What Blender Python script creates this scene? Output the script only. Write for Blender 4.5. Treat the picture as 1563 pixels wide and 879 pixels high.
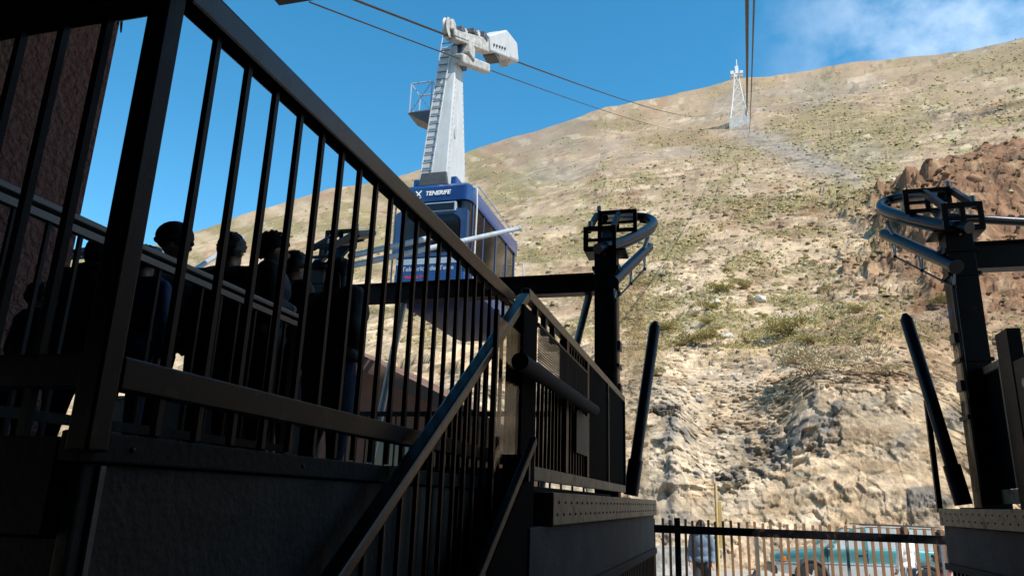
import bpy, bmesh, math, random
import numpy as np
from mathutils import Vector, Matrix
R = math.radians
random.seed(7); rng = np.random.default_rng(7)
scene = bpy.context.scene
for o in list(bpy.data.objects): bpy.data.objects.remove(o)
COL = scene.collection

# ------------------------------------------------------------------ camera
EYE = 2.1
cam_d = bpy.data.cameras.new('camera'); cam = bpy.data.objects.new('camera', cam_d); COL.objects.link(cam)
cam_d.sensor_width = 36; cam_d.lens = 26.03; cam_d.clip_end = 9000; cam_d.clip_start = .05
_p, _y, _r = R(15.9), R(15.6), R(1.8)
cF = Vector((-math.sin(_y)*math.cos(_p), math.cos(_y)*math.cos(_p), math.sin(_p)))
cR0 = Vector((math.cos(_y), math.sin(_y), 0)); cU0 = cR0.cross(cF)
cR = cR0*math.cos(_r) + cU0*math.sin(_r); cU = cU0*math.cos(_r) - cR0*math.sin(_r)
cam.matrix_world = Matrix(((cR.x, cU.x, -cF.x, 0), (cR.y, cU.y, -cF.y, 0), (cR.z, cU.z, -cF.z, EYE), (0, 0, 0, 1)))
scene.camera = cam

# ------------------------------------------------------------------ sky, sun, exposure
SUN_EL, SUN_RIGHT = 54, 62            # sun high, behind the viewer and to the right
sx = math.cos(R(SUN_EL))*math.sin(R(SUN_RIGHT)); sy = -math.cos(R(SUN_EL))*math.cos(R(SUN_RIGHT)); sz = math.sin(R(SUN_EL))
world = bpy.data.worlds.new('World'); scene.world = world; world.use_nodes = True
nt = world.node_tree; nt.nodes.clear()
sky = nt.nodes.new('ShaderNodeTexSky'); sky.sky_type = 'NISHITA'; sky.sun_disc = False
sky.sun_elevation = R(SUN_EL); sky.sun_rotation = math.atan2(sx, sy); sky.altitude = 2300
sky.air_density = 1.15; sky.dust_density = .2; sky.ozone_density = .7
bg = nt.nodes.new('ShaderNodeBackground'); bg.inputs['Strength'].default_value = .15
wo = nt.nodes.new('ShaderNodeOutputWorld')
tc = nt.nodes.new('ShaderNodeTexCoord')
def wnode(t, **kw):
    n = nt.nodes.new(t)
    for k, v in kw.items(): setattr(n, k, v)
    return n
# thin broken cloud veil, drawn by noise over the direction
mp = wnode('ShaderNodeMapping'); mp.inputs['Scale'].default_value = (1.0, 1.0, 1.35); mp.inputs['Location'].default_value = (.62, .3, .1)
n1 = wnode('ShaderNodeTexNoise'); n1.inputs['Scale'].default_value = 10.5; n1.inputs['Detail'].default_value = 7; n1.inputs['Roughness'].default_value = .55; n1.inputs['Distortion'].default_value = .15
n2 = wnode('ShaderNodeTexNoise'); n2.inputs['Scale'].default_value = 1.4; n2.inputs['Detail'].default_value = 2
r1 = wnode('ShaderNodeMapRange'); r1.inputs['From Min'].default_value = .40; r1.inputs['From Max'].default_value = .78
sep = wnode('ShaderNodeSeparateXYZ')
r2 = wnode('ShaderNodeMapRange'); r2.interpolation_type = 'SMOOTHSTEP'; r2.inputs['From Min'].default_value = .02; r2.inputs['From Max'].default_value = .28
m1 = wnode('ShaderNodeMath', operation='MULTIPLY'); m2 = wnode('ShaderNodeMath', operation='MULTIPLY')
m2.inputs[1].default_value = .56
mix = wnode('ShaderNodeMix', data_type='RGBA')
L = nt.links.new
L(tc.outputs['Generated'], mp.inputs['Vector']); L(mp.outputs['Vector'], n1.inputs['Vector'])
L(n1.outputs['Fac'], r1.inputs['Value'])
L(tc.outputs['Generated'], sep.inputs[0]); L(sep.outputs['X'], r2.inputs['Value'])
L(r1.outputs[0], m1.inputs[0]); L(r2.outputs[0], m1.inputs[1]); L(m1.outputs[0], m2.inputs[0])
hs = wnode('ShaderNodeHueSaturation'); hs.inputs['Hue'].default_value = .482; hs.inputs['Saturation'].default_value = 1.36
L(sky.outputs[0], hs.inputs['Color'])
L(m2.outputs[0], mix.inputs['Factor']); L(hs.outputs[0], mix.inputs['A']); mix.inputs['B'].default_value = (6.6, 7.2, 8.0, 1)
L(mix.outputs['Result'], bg.inputs['Color']); L(bg.outputs[0], wo.inputs[0])
sun_d = bpy.data.lights.new('sun', 'SUN'); sun_d.energy = 4.6; sun_d.angle = R(.5); sun_d.color = (1, .955, .88)
sun = bpy.data.objects.new('sun', sun_d); COL.objects.link(sun)
sun.rotation_euler = Vector((sx, sy, sz)).to_track_quat('Z', 'Y').to_euler(); sun.location = (20, -30, 60)
vs = scene.view_settings; vs.view_transform = 'Standard'; vs.look = 'None'; vs.exposure = .65; vs.gamma = 1; vs.use_curve_mapping = False
scene.render.engine = 'CYCLES'; scene.cycles.max_bounces = 6; scene.cycles.transparent_max_bounces = 24

# ------------------------------------------------------------------ materials
def srgb(r, g, b):
    f = lambda c: (c/255/12.92) if c <= 10 else ((c/255+.055)/1.055)**2.4
    return (f(r), f(g), f(b), 1)
MATS = {}
def mat(name, col, rough=.6, metal=0, var=.25, scale=6, bump=0, bscale=60, coat=0, spec=.5, stretch=None, bdist=.02, wear=None):
    m = bpy.data.materials.new(name); m.use_nodes = True; t = m.node_tree; b = t.nodes['Principled BSDF']
    b.inputs['Roughness'].default_value = rough; b.inputs['Metallic'].default_value = metal
    b.inputs['Specular IOR Level'].default_value = spec
    if coat: b.inputs['Coat Weight'].default_value = coat; b.inputs['Coat Roughness'].default_value = .08
    c = t.nodes.new('ShaderNodeTexCoord'); n = t.nodes.new('ShaderNodeTexNoise')
    n.inputs['Scale'].default_value = scale; n.inputs['Detail'].default_value = 6; n.inputs['Roughness'].default_value = .65
    src = c.outputs['Object']
    if stretch:
        q = t.nodes.new('ShaderNodeMapping'); q.inputs['Scale'].default_value = stretch
        t.links.new(src, q.inputs[0]); src = q.outputs[0]
    t.links.new(src, n.inputs['Vector'])
    rp = t.nodes.new('ShaderNodeMapRange'); rp.inputs['From Min'].default_value = .25; rp.inputs['From Max'].default_value = .75
    rp.inputs['To Min'].default_value = 1-var; rp.inputs['To Max'].default_value = 1+var
    t.links.new(n.outputs['Fac'], rp.inputs['Value'])
    mx = t.nodes.new('ShaderNodeMix'); mx.data_type = 'RGBA'; mx.blend_type = 'MULTIPLY'; mx.inputs['Factor'].default_value = 1
    mx.inputs['A'].default_value = (*col[:3], 1); t.links.new(rp.outputs[0], mx.inputs['B'])
    t.links.new(mx.outputs['Result'], b.inputs['Base Color'])
    rr = t.nodes.new('ShaderNodeMapRange'); rr.inputs['To Min'].default_value = max(.02, rough-.1); rr.inputs['To Max'].default_value = min(1, rough+.12)
    t.links.new(n.outputs['Fac'], rr.inputs['Value']); t.links.new(rr.outputs[0], b.inputs['Roughness'])
    if wear:
        nw = t.nodes.new('ShaderNodeTexNoise'); nw.inputs['Scale'].default_value = wear[2]; nw.inputs['Detail'].default_value = 9; nw.inputs['Roughness'].default_value = .72
        t.links.new(c.outputs['Object'], nw.inputs['Vector'])
        rw = t.nodes.new('ShaderNodeMapRange'); rw.inputs['From Min'].default_value = wear[1]; rw.inputs['From Max'].default_value = wear[1]+.12
        t.links.new(nw.outputs['Fac'], rw.inputs['Value'])
        mw = t.nodes.new('ShaderNodeMix'); mw.data_type = 'RGBA'; mw.inputs['B'].default_value = (*wear[0], 1)
        t.links.new(rw.outputs[0], mw.inputs['Factor']); t.links.new(mx.outputs['Result'], mw.inputs['A']); t.links.new(mw.outputs['Result'], b.inputs['Base Color'])
    if bump:
        n2 = t.nodes.new('ShaderNodeTexNoise'); n2.inputs['Scale'].default_value = bscale; n2.inputs['Detail'].default_value = 5
        t.links.new(src, n2.inputs['Vector'])
        bp = t.nodes.new('ShaderNodeBump'); bp.inputs['Strength'].default_value = bump; bp.inputs['Distance'].default_value = bdist
        t.links.new(n2.outputs['Fac'], bp.inputs['Height']); t.links.new(bp.outputs[0], b.inputs['Normal'])
    MATS[name] = m
    return m
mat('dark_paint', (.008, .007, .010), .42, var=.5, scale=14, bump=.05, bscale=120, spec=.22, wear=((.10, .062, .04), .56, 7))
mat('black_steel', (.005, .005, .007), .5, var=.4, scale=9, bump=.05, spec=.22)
mat('pipe_paint', (.006, .009, .020), .32, var=.3, scale=9, bump=.04, spec=.28, wear=((.05, .045, .04), .62, 5))
mat('worn_rail', (.20, .135, .085), .32, var=.5, scale=6, bump=.1, spec=.6, wear=((.03, .025, .02), .56, 6))
mat('handrail_paint', (.012, .0095, .010), .3, var=.5, scale=14, bump=.04, bscale=120, spec=.45, wear=((.12, .08, .055), .57, 7))
mat('matte_black', (.006, .0055, .006), .9, var=.4, scale=9, spec=.05)
mat('alu_rail', (.20, .18, .16), .38, metal=.35, var=.25, scale=20, stretch=(8, .6, 8))
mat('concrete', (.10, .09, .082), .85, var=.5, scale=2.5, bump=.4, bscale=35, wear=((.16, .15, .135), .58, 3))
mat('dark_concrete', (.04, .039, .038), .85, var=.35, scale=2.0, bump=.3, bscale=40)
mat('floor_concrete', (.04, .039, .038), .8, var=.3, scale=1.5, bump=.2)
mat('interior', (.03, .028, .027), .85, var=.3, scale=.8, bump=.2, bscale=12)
mat('stucco', (.15, .07, .058), .9, var=.4, scale=9, bump=1.0, bscale=13, bdist=.12)
mat('board', (.12, .085, .055), .65, var=.45, scale=5, stretch=(3, 3, .4))
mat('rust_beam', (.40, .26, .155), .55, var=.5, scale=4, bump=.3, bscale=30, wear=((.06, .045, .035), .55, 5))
mat('terracotta', (.30, .125, .08), .85, var=.18, scale=2, bump=.3, bscale=40)
mat('roof_brown', (.13, .07, .05), .7, var=.3, scale=4)
mat('picket_wood', (.33, .165, .08), .6, var=.3, scale=5, stretch=(5, 5, .6))
mat('grey_steel', (.30, .31, .33), .42, metal=.2, var=.2, scale=8)
mat('tie_pipe', (.32, .36, .40), .4, metal=.1, var=.2, scale=6)
mat('white_paint', (.43, .44, .44), .5, var=.16, scale=2.2, bump=.1, bscale=14, stretch=(2.2, 2.2, .7))
mat('dirty_white', (.36, .345, .32), .55, var=.55, scale=5, bump=.3, bscale=20)
mat('machine_dark', (.06, .06, .065), .5, var=.4, scale=8)
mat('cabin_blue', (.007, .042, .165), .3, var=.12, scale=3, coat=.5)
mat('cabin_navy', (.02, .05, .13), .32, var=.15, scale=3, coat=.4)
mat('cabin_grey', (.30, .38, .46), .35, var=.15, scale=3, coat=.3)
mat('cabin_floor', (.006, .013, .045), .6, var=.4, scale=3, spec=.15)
mat('dark_glass', (.008, .008, .008), .04, var=.1, scale=2, spec=.45)
mat('print_white', (.8, .8, .8), .5, var=.04)
mat('print_shaded', (.38, .42, .5), .5, var=.1)  # white print with partial shade put into its colour
mat('print_red', (.6, .03, .03), .5, var=.1)
mat('galv', (.5, .5, .5), .5, metal=.5, var=.2, scale=2)
mat('tower_white', (.62, .62, .62), .55, var=.12, scale=.2)
mat('foundation_white', (.42, .41, .39), .9, var=.4, scale=.5)
mat('rope', (.035, .032, .032), .5, metal=.3, var=.2, scale=3)
mat('asphalt', (.30, .28, .255), .9, var=.2, scale=.7, bump=.4, bscale=25)
mat('ground', (.34, .29, .215), .95, var=.25, scale=.3, bump=.4, bscale=20)
mat('car_teal', (.10, .33, .34), .3, metal=.6, var=.08, scale=3, coat=.6)
mat('car_silver', (.66, .67, .66), .32, metal=.5, var=.1, scale=3, coat=.5)
mat('glare_glass', (.38, .42, .42), .12, var=.3, scale=2, spec=.8)  # car windows: sun glare is put into the pale base colour
mat('rubber', (.018, .018, .018), .8, var=.3, scale=10)
mat('yellow_paint', (.50, .37, .15), .5, var=.2, scale=4)
mat('lamp_clear', (.7, .7, .68), .15, var=.1)
mat('lamp_orange', (.6, .16, .02), .2, var=.1)
mat('skin', (.42, .24, .17), .55, var=.12, scale=8)
mat('hair_dark', (.014, .011, .010), .55, var=.4, scale=30, stretch=(6, 6, 1))
mat('shoe', (.03, .028, .027), .6)
mat('eye', (.02, .016, .014), .15)
mat('jeans', (.05, .075, .13), .85, var=.3, scale=9, bump=.2)
mat('dark_trousers', (.022, .022, .027), .85, var=.3, scale=9, bump=.2)
mat('black_jacket', (.018, .018, .022), .7, var=.3, scale=6, bump=.35, bscale=16)
mat('charcoal_jacket', (.035, .036, .042), .75, var=.3, scale=6, bump=.35, bscale=16)
mat('blue_jacket', (.02, .05, .17), .65, var=.25, scale=6, bump=.35, bscale=16)
mat('grey_blue_jacket', (.12, .17, .24), .8, var=.25, scale=6, bump=.3, bscale=16)
mat('white_shirt', (.75, .73, .72), .8, var=.1, scale=6, bump=.2)
mat('pink_trousers', (.55, .12, .14), .8, var=.15, scale=6)
mat('notice', (.10, .09, .08), .6, var=.3, scale=30)
# clear acrylic sheet: mostly see-through, slightly tinted, real reflections
def glass_mat(name, tint, gl):
    m = bpy.data.materials.new(name); m.use_nodes = True; t = m.node_tree; t.nodes.clear()
    o = t.nodes.new('ShaderNodeOutputMaterial'); mx = t.nodes.new('ShaderNodeMixShader')
    tr = t.nodes.new('ShaderNodeBsdfTransparent'); tr.inputs[0].default_value = (*tint, 1)
    g = t.nodes.new('ShaderNodeBsdfGlossy'); g.inputs['Roughness'].default_value = .06
    fr = t.nodes.new('ShaderNodeFresnel'); fr.inputs[0].default_value = 1.45
    ma = t.nodes.new('ShaderNodeMath'); ma.operation = 'MULTIPLY_ADD'; ma.inputs[1].default_value = gl; ma.inputs[2].default_value = .02
    n = t.nodes.new('ShaderNodeTexNoise'); n.inputs['Scale'].default_value = 6; n.inputs['Detail'].default_value = 5
    c = t.nodes.new('ShaderNodeTexCoord'); t.links.new(c.outputs['Object'], n.inputs['Vector'])
    bp = t.nodes.new('ShaderNodeBump'); bp.inputs['Strength'].default_value = .12; bp.inputs['Distance'].default_value = .02
    t.links.new(n.outputs['Fac'], bp.inputs['Height']); t.links.new(bp.outputs[0], g.inputs['Normal'])
    t.links.new(fr.outputs[0], ma.inputs[0]); t.links.new(ma.outputs[0], mx.inputs[0])
    t.links.new(tr.outputs[0], mx.inputs[1]); t.links.new(g.outputs[0], mx.inputs[2]); t.links.new(mx.outputs[0], o.inputs[0])
    MATS[name] = m
glass_mat('acrylic', (.93, .92, .90), .16)
glass_mat('car_glass', (.35, .40, .40), 1.0)

# ------------------------------------------------------------------ builders
def wloc(p):
    v = Vector((0, 0, 0))
    while p is not None: v += p.location; p = p.parent
    return v
class MB:
    def __init__(s): s.v = []; s.f = []
    def add(s, vs, fs):
        n = len(s.v); s.v += [tuple(v) for v in vs]; s.f += [tuple(i+n for i in f) for f in fs]; return s
    def box(s, x0, x1, y0, y1, z0, z1):
        return s.add([(x0,y0,z0),(x1,y0,z0),(x1,y1,z0),(x0,y1,z0),(x0,y0,z1),(x1,y0,z1),(x1,y1,z1),(x0,y1,z1)],
                     [(0,3,2,1),(4,5,6,7),(0,1,5,4),(1,2,6,5),(2,3,7,6),(3,0,4,7)])
    def bar(s, a, b, w, h, up=(0, 0, 1)):
        a, b = Vector(a), Vector(b); d = (b-a).normalized(); up = Vector(up)
        if abs(d.dot(up)) > .999: up = Vector((0, 1, 0))
        r = d.cross(up).normalized(); u = r.cross(d)
        vs = []
        for p in (a, b):
            for i, j in ((-1,-1),(1,-1),(1,1),(-1,1)): vs.append(p + r*(i*w/2) + u*(j*h/2))
        return s.add(vs, [(0,1,2,3),(7,6,5,4),(0,4,5,1),(1,5,6,2),(2,6,7,3),(3,7,4,0)])
    def tube(s, pts, r, n=10, caps=True):
        pts = [Vector(p) for p in pts]; k = len(pts)
        rs = r if isinstance(r, (list, tuple)) else [r]*k
        vs = []; up = None
        for i, p in enumerate(pts):
            d = (pts[min(i+1, k-1)] - pts[max(i-1, 0)]).normalized()
            if up is None:
                up = Vector((0, 0, 1)) if abs(d.z) < .9 else Vector((0, 1, 0))
            x = d.cross(up).normalized(); u = x.cross(d).normalized(); up = u
            for q in range(n):
                a = 2*math.pi*q/n; vs.append(p + x*(math.cos(a)*rs[i]) + u*(math.sin(a)*rs[i]))
        fs = [(i*n+q, i*n+(q+1) % n, (i+1)*n+(q+1) % n, (i+1)*n+q) for i in range(k-1) for q in range(n)]
        if caps: fs += [tuple(reversed(range(n))), tuple(range((k-1)*n, k*n))]
        return s.add(vs, fs)
    def ell(s, c, r, nu=14, nv=9, rot=None):
        c = Vector(c); vs = []; fs = []
        for i in range(nv+1):
            t = math.pi*i/nv
            for j in range(nu):
                a = 2*math.pi*j/nu
                v = Vector((r[0]*math.sin(t)*math.cos(a), r[1]*math.sin(t)*math.sin(a), r[2]*math.cos(t)))
                if rot is not None: v = rot @ v
                vs.append(c+v)
        for i in range(nv):
            for j in range(nu): fs.append((i*nu+j, (i+1)*nu+j, (i+1)*nu+(j+1) % nu, i*nu+(j+1) % nu))
        return s.add(vs, fs)
    def prism(s, prof, axis, a0, a1):       # prof: 2D outline, extruded along axis from a0 to a1
        n = len(prof); vs = []
        for a in (a0, a1):
            for (u, w) in prof: vs.append({'x': (a, u, w), 'y': (u, a, w), 'z': (u, w, a)}[axis])
        fs = [(i, (i+1) % n, n+(i+1) % n, n+i) for i in range(n)] + [tuple(reversed(range(n))), tuple(range(n, 2*n))]
        return s.add(vs, fs)
    def lathe(s, prof, c, axis='x', n=24):  # prof: (along, radius)
        vs = []; c = Vector(c)
        for (l, r) in prof:
            for q in range(n):
                a = 2*math.pi*q/n; p, w = math.cos(a)*r, math.sin(a)*r
                vs.append(c + Vector({'x': (l, p, w), 'y': (p, l, w), 'z': (p, w, l)}[axis]))
        k = len(prof)
        fs = [(i*n+q, i*n+(q+1) % n, (i+1)*n+(q+1) % n, (i+1)*n+q) for i in range(k-1) for q in range(n)]
        fs += [tuple(reversed(range(n))), tuple(range((k-1)*n, k*n))]
        return s.add(vs, fs)
    def mesh(s, name, m, off=Vector((0, 0, 0)), smooth=False):
        me = bpy.data.meshes.new(name); me.from_pydata([Vector(v)-off for v in s.v], [], s.f)
        if m: me.materials.append(MATS[m])
        bm = bmesh.new(); bm.from_mesh(me); bmesh.ops.recalc_face_normals(bm, faces=bm.faces); bm.to_mesh(me); bm.free()
        if smooth: me.polygons.foreach_set('use_smooth', [True]*len(me.polygons))
        me.update(); return me
    def build(s, name, m, parent=None, smooth=False, bevel=0):
        off = wloc(parent) if parent else Vector((0, 0, 0))
        o = bpy.data.objects.new(name, s.mesh(name, m, off, smooth)); COL.objects.link(o); o.parent = parent
        if bevel:
            b = o.modifiers.new('bevel', 'BEVEL'); b.width = bevel; b.segments = 2; b.limit_method = 'ANGLE'
        if smooth and not bevel:
            try: o.data.set_sharp_from_angle(angle=R(40))
            except Exception: pass
        return o
def inst(name, me, parent, loc, rot=None):
    o = bpy.data.objects.new(name, me); COL.objects.link(o); o.parent = parent
    o.location = Vector(loc) - (wloc(parent) if parent else Vector((0, 0, 0)))
    if rot: o.rotation_euler = rot
    return o
def tag(o, label=None, cat=None, group=None, kind=None):
    if label: o['label'] = label
    if cat: o['category'] = cat
    if group: o['group'] = group
    if kind: o['kind'] = kind
    return o
def thing(name, label, cat, loc=(0, 0, 0), group=None):
    o = bpy.data.objects.new(name, None); COL.objects.link(o); o.location = loc; o.empty_display_size = .2
    return tag(o, label, cat, group)
def struct(o): o['kind'] = 'structure'; return o
def copy_tree(o, parent=None):
    c = o.copy(); COL.objects.link(c); c.parent = parent
    for ch in [x for x in bpy.data.objects if x.parent == o]: copy_tree(ch, c)
    return c
def text_mesh(body, size, shear=0, bold=0):
    cu = bpy.data.curves.new('lettering', 'FONT'); cu.body = body; cu.size = size; cu.extrude = .004; cu.shear = shear; cu.offset = bold
    cu.align_x = 'CENTER'; cu.align_y = 'CENTER'
    o = bpy.data.objects.new('lettering', cu); COL.objects.link(o)
    bpy.context.view_layer.update()
    me = bpy.data.meshes.new_from_object(o.evaluated_get(bpy.context.evaluated_depsgraph_get()))
    bpy.data.objects.remove(o); return me

# ------------------------------------------------------------------ noise for the terrain
def _h(ix, iy, seed):
    n = (ix.astype(np.int64)*374761393 + iy.astype(np.int64)*668265263 + seed*1442695041) & 0xffffffff
    n = ((n ^ (n >> 13))*1274126177) & 0xffffffff
    return ((n ^ (n >> 16)) & 0xffff)/65535.0
def vnoise(x, y, seed=0):
    ix = np.floor(x); iy = np.floor(y); fx = x-ix; fy = y-iy
    fx = fx*fx*fx*(fx*(fx*6-15)+10); fy = fy*fy*fy*(fy*(fy*6-15)+10)
    ix = ix.astype(np.int64); iy = iy.astype(np.int64)
    a = _h(ix, iy, seed); b = _h(ix+1, iy, seed); c = _h(ix, iy+1, seed); d = _h(ix+1, iy+1, seed)
    return ((a*(1-fx)+b*fx)*(1-fy)+(c*(1-fx)+d*fx)*fy)*2-1
def fbm(x, y, seed=0, oct=4, gain=.5):
    s = 0; a = 1; t = 0
    for i in range(oct):
        ca, sa = math.cos(.6*i+.3), math.sin(.6*i+.3)
        s = s + a*vnoise((x*ca-y*sa)*2**i, (x*sa+y*ca)*2**i, seed+i*17); t += a; a *= gain
    return s/t
def cells(x, y, seed):          # broken-rock noise: every cell is a tilted facet with its own tone
    ix = np.floor(x).astype(np.int64); iy = np.floor(y).astype(np.int64); best = np.full(x.shape, 9.); bx = np.zeros_like(x); by = np.zeros_like(x); bi = np.zeros_like(ix); bj = np.zeros_like(iy)
    for dx in (-1, 0, 1):
        for dy in (-1, 0, 1):
            a = ix+dx; b = iy+dy; px = a+_h(a, b, seed); py = b+_h(a, b, seed+7); d2 = (x-px)**2+(y-py)**2; m = d2 < best
            best = np.where(m, d2, best); bx = np.where(m, px, bx); by = np.where(m, py, by); bi = np.where(m, a, bi); bj = np.where(m, b, bj)
    r0, r1_, r2_ = _h(bi, bj, seed+11), _h(bi, bj, seed+13), _h(bi, bj, seed+17)
    return (r0-.5)+1.5*((x-bx)*(r1_-.5)+(y-by)*(r2_-.7)), _h(bi, bj, seed+23)-.5
def sstep(a, b, x):
    t = np.clip((x-a)/(b-a), 0, 1); return t*t*(3-2*t)

# ================================================================== SETTING: ground and mountain
def sheet(name, x0, x1, y0, y1, z, m, nx=1, ny=1):
    b = MB(); b.add([(x0, y0, z), (x1, y0, z), (x1, y1, z), (x0, y1, z)], [(0, 1, 2, 3)])
    return struct(b.build(name, m))
sheet('ground', -3000, 3000, -3000, 3000, -.02, 'ground')
sheet('road', -60, 60, 14.6, 27.6, 0, 'asphalt')

SKY_AZ = [-80, -60, -47, -43, -37, -31, -24, -16, -8, 2.6, 11.6, 18, 22.6, 30, 50]
SKY_EL = [7, 11, 14.7, 16.2, 19.3, 22.1, 24.6, 27.4, 29.6, 30.7, 30.4, 29.7, 29.4, 27, 20]
PRO_R = [25, 28.2, 29, 31, 36, 42, 60, 100, 200, 470, 1300, 1500, 2200, 2600]
PRO_Z = [-3.4, -2.5, -2.1, .7, 4.9, 7.2, 16, 34, 88, 247, 780, 800, 620, 300]
def hill(az, rb):
    k = np.tan(np.radians(np.interp(az, SKY_AZ, SKY_EL)))/.6
    w1 = sstep(30, 45, rb); w2 = sstep(45, 160, rb)
    bend = .8*vnoise(az*.09+5, rb*.03, 19)+.3*vnoise(az*.27+2, rb*.07+az*.1, 23)
    rp = rb*(1+.13*bend*sstep(29, 33, rb)*(1-sstep(60, 110, rb)))
    z = np.interp(rp, PRO_R, PRO_Z); z = z*(1-w1+w1*k)
    r = rb*((1-w2)/np.maximum(np.cos(np.radians(az)), .5)+w2)
    el = np.degrees(np.arctan2(z, r))
    a = np.radians(az); x = r*np.sin(a); y = r*np.cos(a)
    wob = fbm(az*.5, el*.8, 91, 4)*1.6; wob2 = fbm(az*1.2, el*2.6, 47, 4)
    # rough lava knoll on the right
    lava = sstep(10.0, 18.5, az+wob*1.8+wob2*1.6)*sstep(62, 104, rb+wob*4)*(1-sstep(128, 150, rb+wob*6))
    lip = lava*(9.0+1.0*wob2)
    # colour / rock zone masks
    dline = (el-(20.6-.83*(az-4.9)))/1.3
    brown = sstep(-1.2, 1.0, dline+wob*1.3+wob2*1.2)*sstep(9.5, 14.5, az+wob*1.8+wob2)*(1-sstep(150, 165, rb))*sstep(46, 60, rb+wob*9)
    brown = np.maximum(brown, .42*sstep(.1, .55, wob2+.12*(az-2)-.35)*sstep(7.5, 9, el)*(1-sstep(15, 19, el))*sstep(3, 8, az))
    brown = np.maximum(brown, lava)
    brown = np.maximum(brown, .7*np.exp(-((el-20.6-wob*.6)/1.0)**2-((az-7)/4.5)**2)*sstep(-.3, .3, wob2))
    basalt = sstep(.08, .34, fbm(az*.42+3, el*.55, 12, 4)+.42*np.exp(-((az-7.5)/4.5)**2-((el-5.2-.35*(7.5-az))/1.5)**2)-.12)*sstep(-3, 1, el)*(1-sstep(7.8, 9.2, el))
    crack = np.exp(-((az+3.4+wob*.22-.1*(el-3))/.42)**2)*(1-sstep(6.5, 8, el))
    basalt = np.maximum(basalt, crack)
    ledge = np.exp(-((el-25.3+.18*(az-19)+wob*.25)/.42)**2)*sstep(14.5, 18, az)*sstep(-.35, .2, wob2)
    ledge = np.maximum(ledge, .45*sstep(.3, .6, wob2+.2*fbm(az*4, el*5, 5, 3))*sstep(26, 28, el)*sstep(-6, 12, az))
    scree = np.exp(-((el-(27.3-.56*(az-2.8)))/(.95+.4*wob2))**2)*sstep(1.5, 3.5, az+wob2)*(1-sstep(10.5, 12.5, az))
    scree = np.maximum(scree, .55*sstep(.2, .6, fbm(az*.12, el*.5, 33, 4)+.25*sstep(24, 30, el)-.05)*sstep(21, 25, el))
    # relief
    cliff = 1-sstep(36, 44, rb)
    rough = .9+.4*brown-.15*cliff+.9*cliff*basalt+.9*ledge-.6*scree
    d = np.zeros_like(x); tone = np.zeros_like(x); pix = rb*.0012; row = rb*np.interp(rb, [28, 37, 40, 60, 80, 150, 300, 1300], [.0008, .0009, .0034, .0042, .0048, .0055, .0063, .0068])
    asp = 1+.3*sstep(40, 200, rb)
    xr = r*a/1.0
    for i, Lw in enumerate([170, 85, 42, 21, 11, 5.5, 2.7, 1.3, .65, .33, .17]):
        w = sstep(1.3*pix, 3.0*pix, Lw)*sstep(.8*row, 2.2*row, Lw*asp)*(1-sstep(.16*rb, .4*rb, Lw))
        if not (w > 0).any(): continue
        n = vnoise(x/Lw+i*7.3, (y+z*.6)/Lw/asp+i*3.1, 200+i)
        patch = .35+1.2*sstep(-.3, .5, vnoise(x/(Lw*5)+3, (y+z)/(Lw*5*asp), 400+i)) if Lw < 12 else 1
        if Lw < 6 and (w > .01).any():
            q = w > .01; u_ = x[q]/Lw+.35*n[q]; v_ = (y[q]+z[q]*.6)/Lw*1.15+.3*vnoise(x[q]/Lw*2, (y[q]+z[q])/Lw*2, 500+i)
            ch, cr_ = cells(u_, v_, 600+i*31)
            nn = n*.25; nn[q] += 1.15*ch; n = nn; tone[q] += w[q]*cr_*(1 if np.isscalar(patch) else patch[q])*.55
        amp = Lw*(.035 if Lw > 12 else .05 if Lw > 6 else .08 if Lw > 1 else .12)
        if 1 < Lw < 6: amp = amp*(1-.55*cliff*(1-.6*np.clip(basalt, 0, 1)))
        if Lw < .7: amp = amp*(1+.7*cliff)
        d += w*n*amp*patch*(rough if Lw < 30 else 1)
    d += 1.2*ledge*sstep(100, 200, rb)
    nr = .45+.45*cliff+.2*np.clip(brown, 0, 1)*(1-cliff); nz = .89-.6*cliff-.15*np.clip(brown, 0, 1)*(1-cliff)
    rr = r - d*nr; X = rr*np.sin(a); Y = rr*np.cos(a); Zz = z+EYE+d*nz+lip
    return X, Y, Zz, dict(az=az, el=el, rb=rb, brown=brown, basalt=basalt, scree=scree, ledge=ledge, cliff=cliff, wob=wob, wob2=wob2, d=d, tone=tone)
azs = np.concatenate([np.linspace(-75, -49, 60, endpoint=False), np.linspace(-49, -9, 230, endpoint=False),
                      np.linspace(-9, 24.5, 590, endpoint=False), np.linspace(24.5, 46, 80)])
rbs = np.concatenate([np.linspace(25, 28, 6, endpoint=False), np.linspace(28, 37, 400, endpoint=False), np.geomspace(37, 60, 140, endpoint=False),
                      np.geomspace(60, 150, 190, endpoint=False), np.geomspace(150, 470, 180, endpoint=False),
                      np.geomspace(470, 1330, 150, endpoint=False), np.geomspace(1330, 2600, 8)])
AZ, RB = np.meshgrid(azs, rbs)
HX, HY, HZ, HM = hill(AZ.ravel(), RB.ravel())
nC, nR = len(azs), len(rbs)
idx = np.arange(nC*nR).reshape(nR, nC)
quads = np.stack([idx[:-1, :-1], idx[:-1, 1:], idx[1:, 1:], idx[1:, :-1]], -1).reshape(-1, 4)
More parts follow.
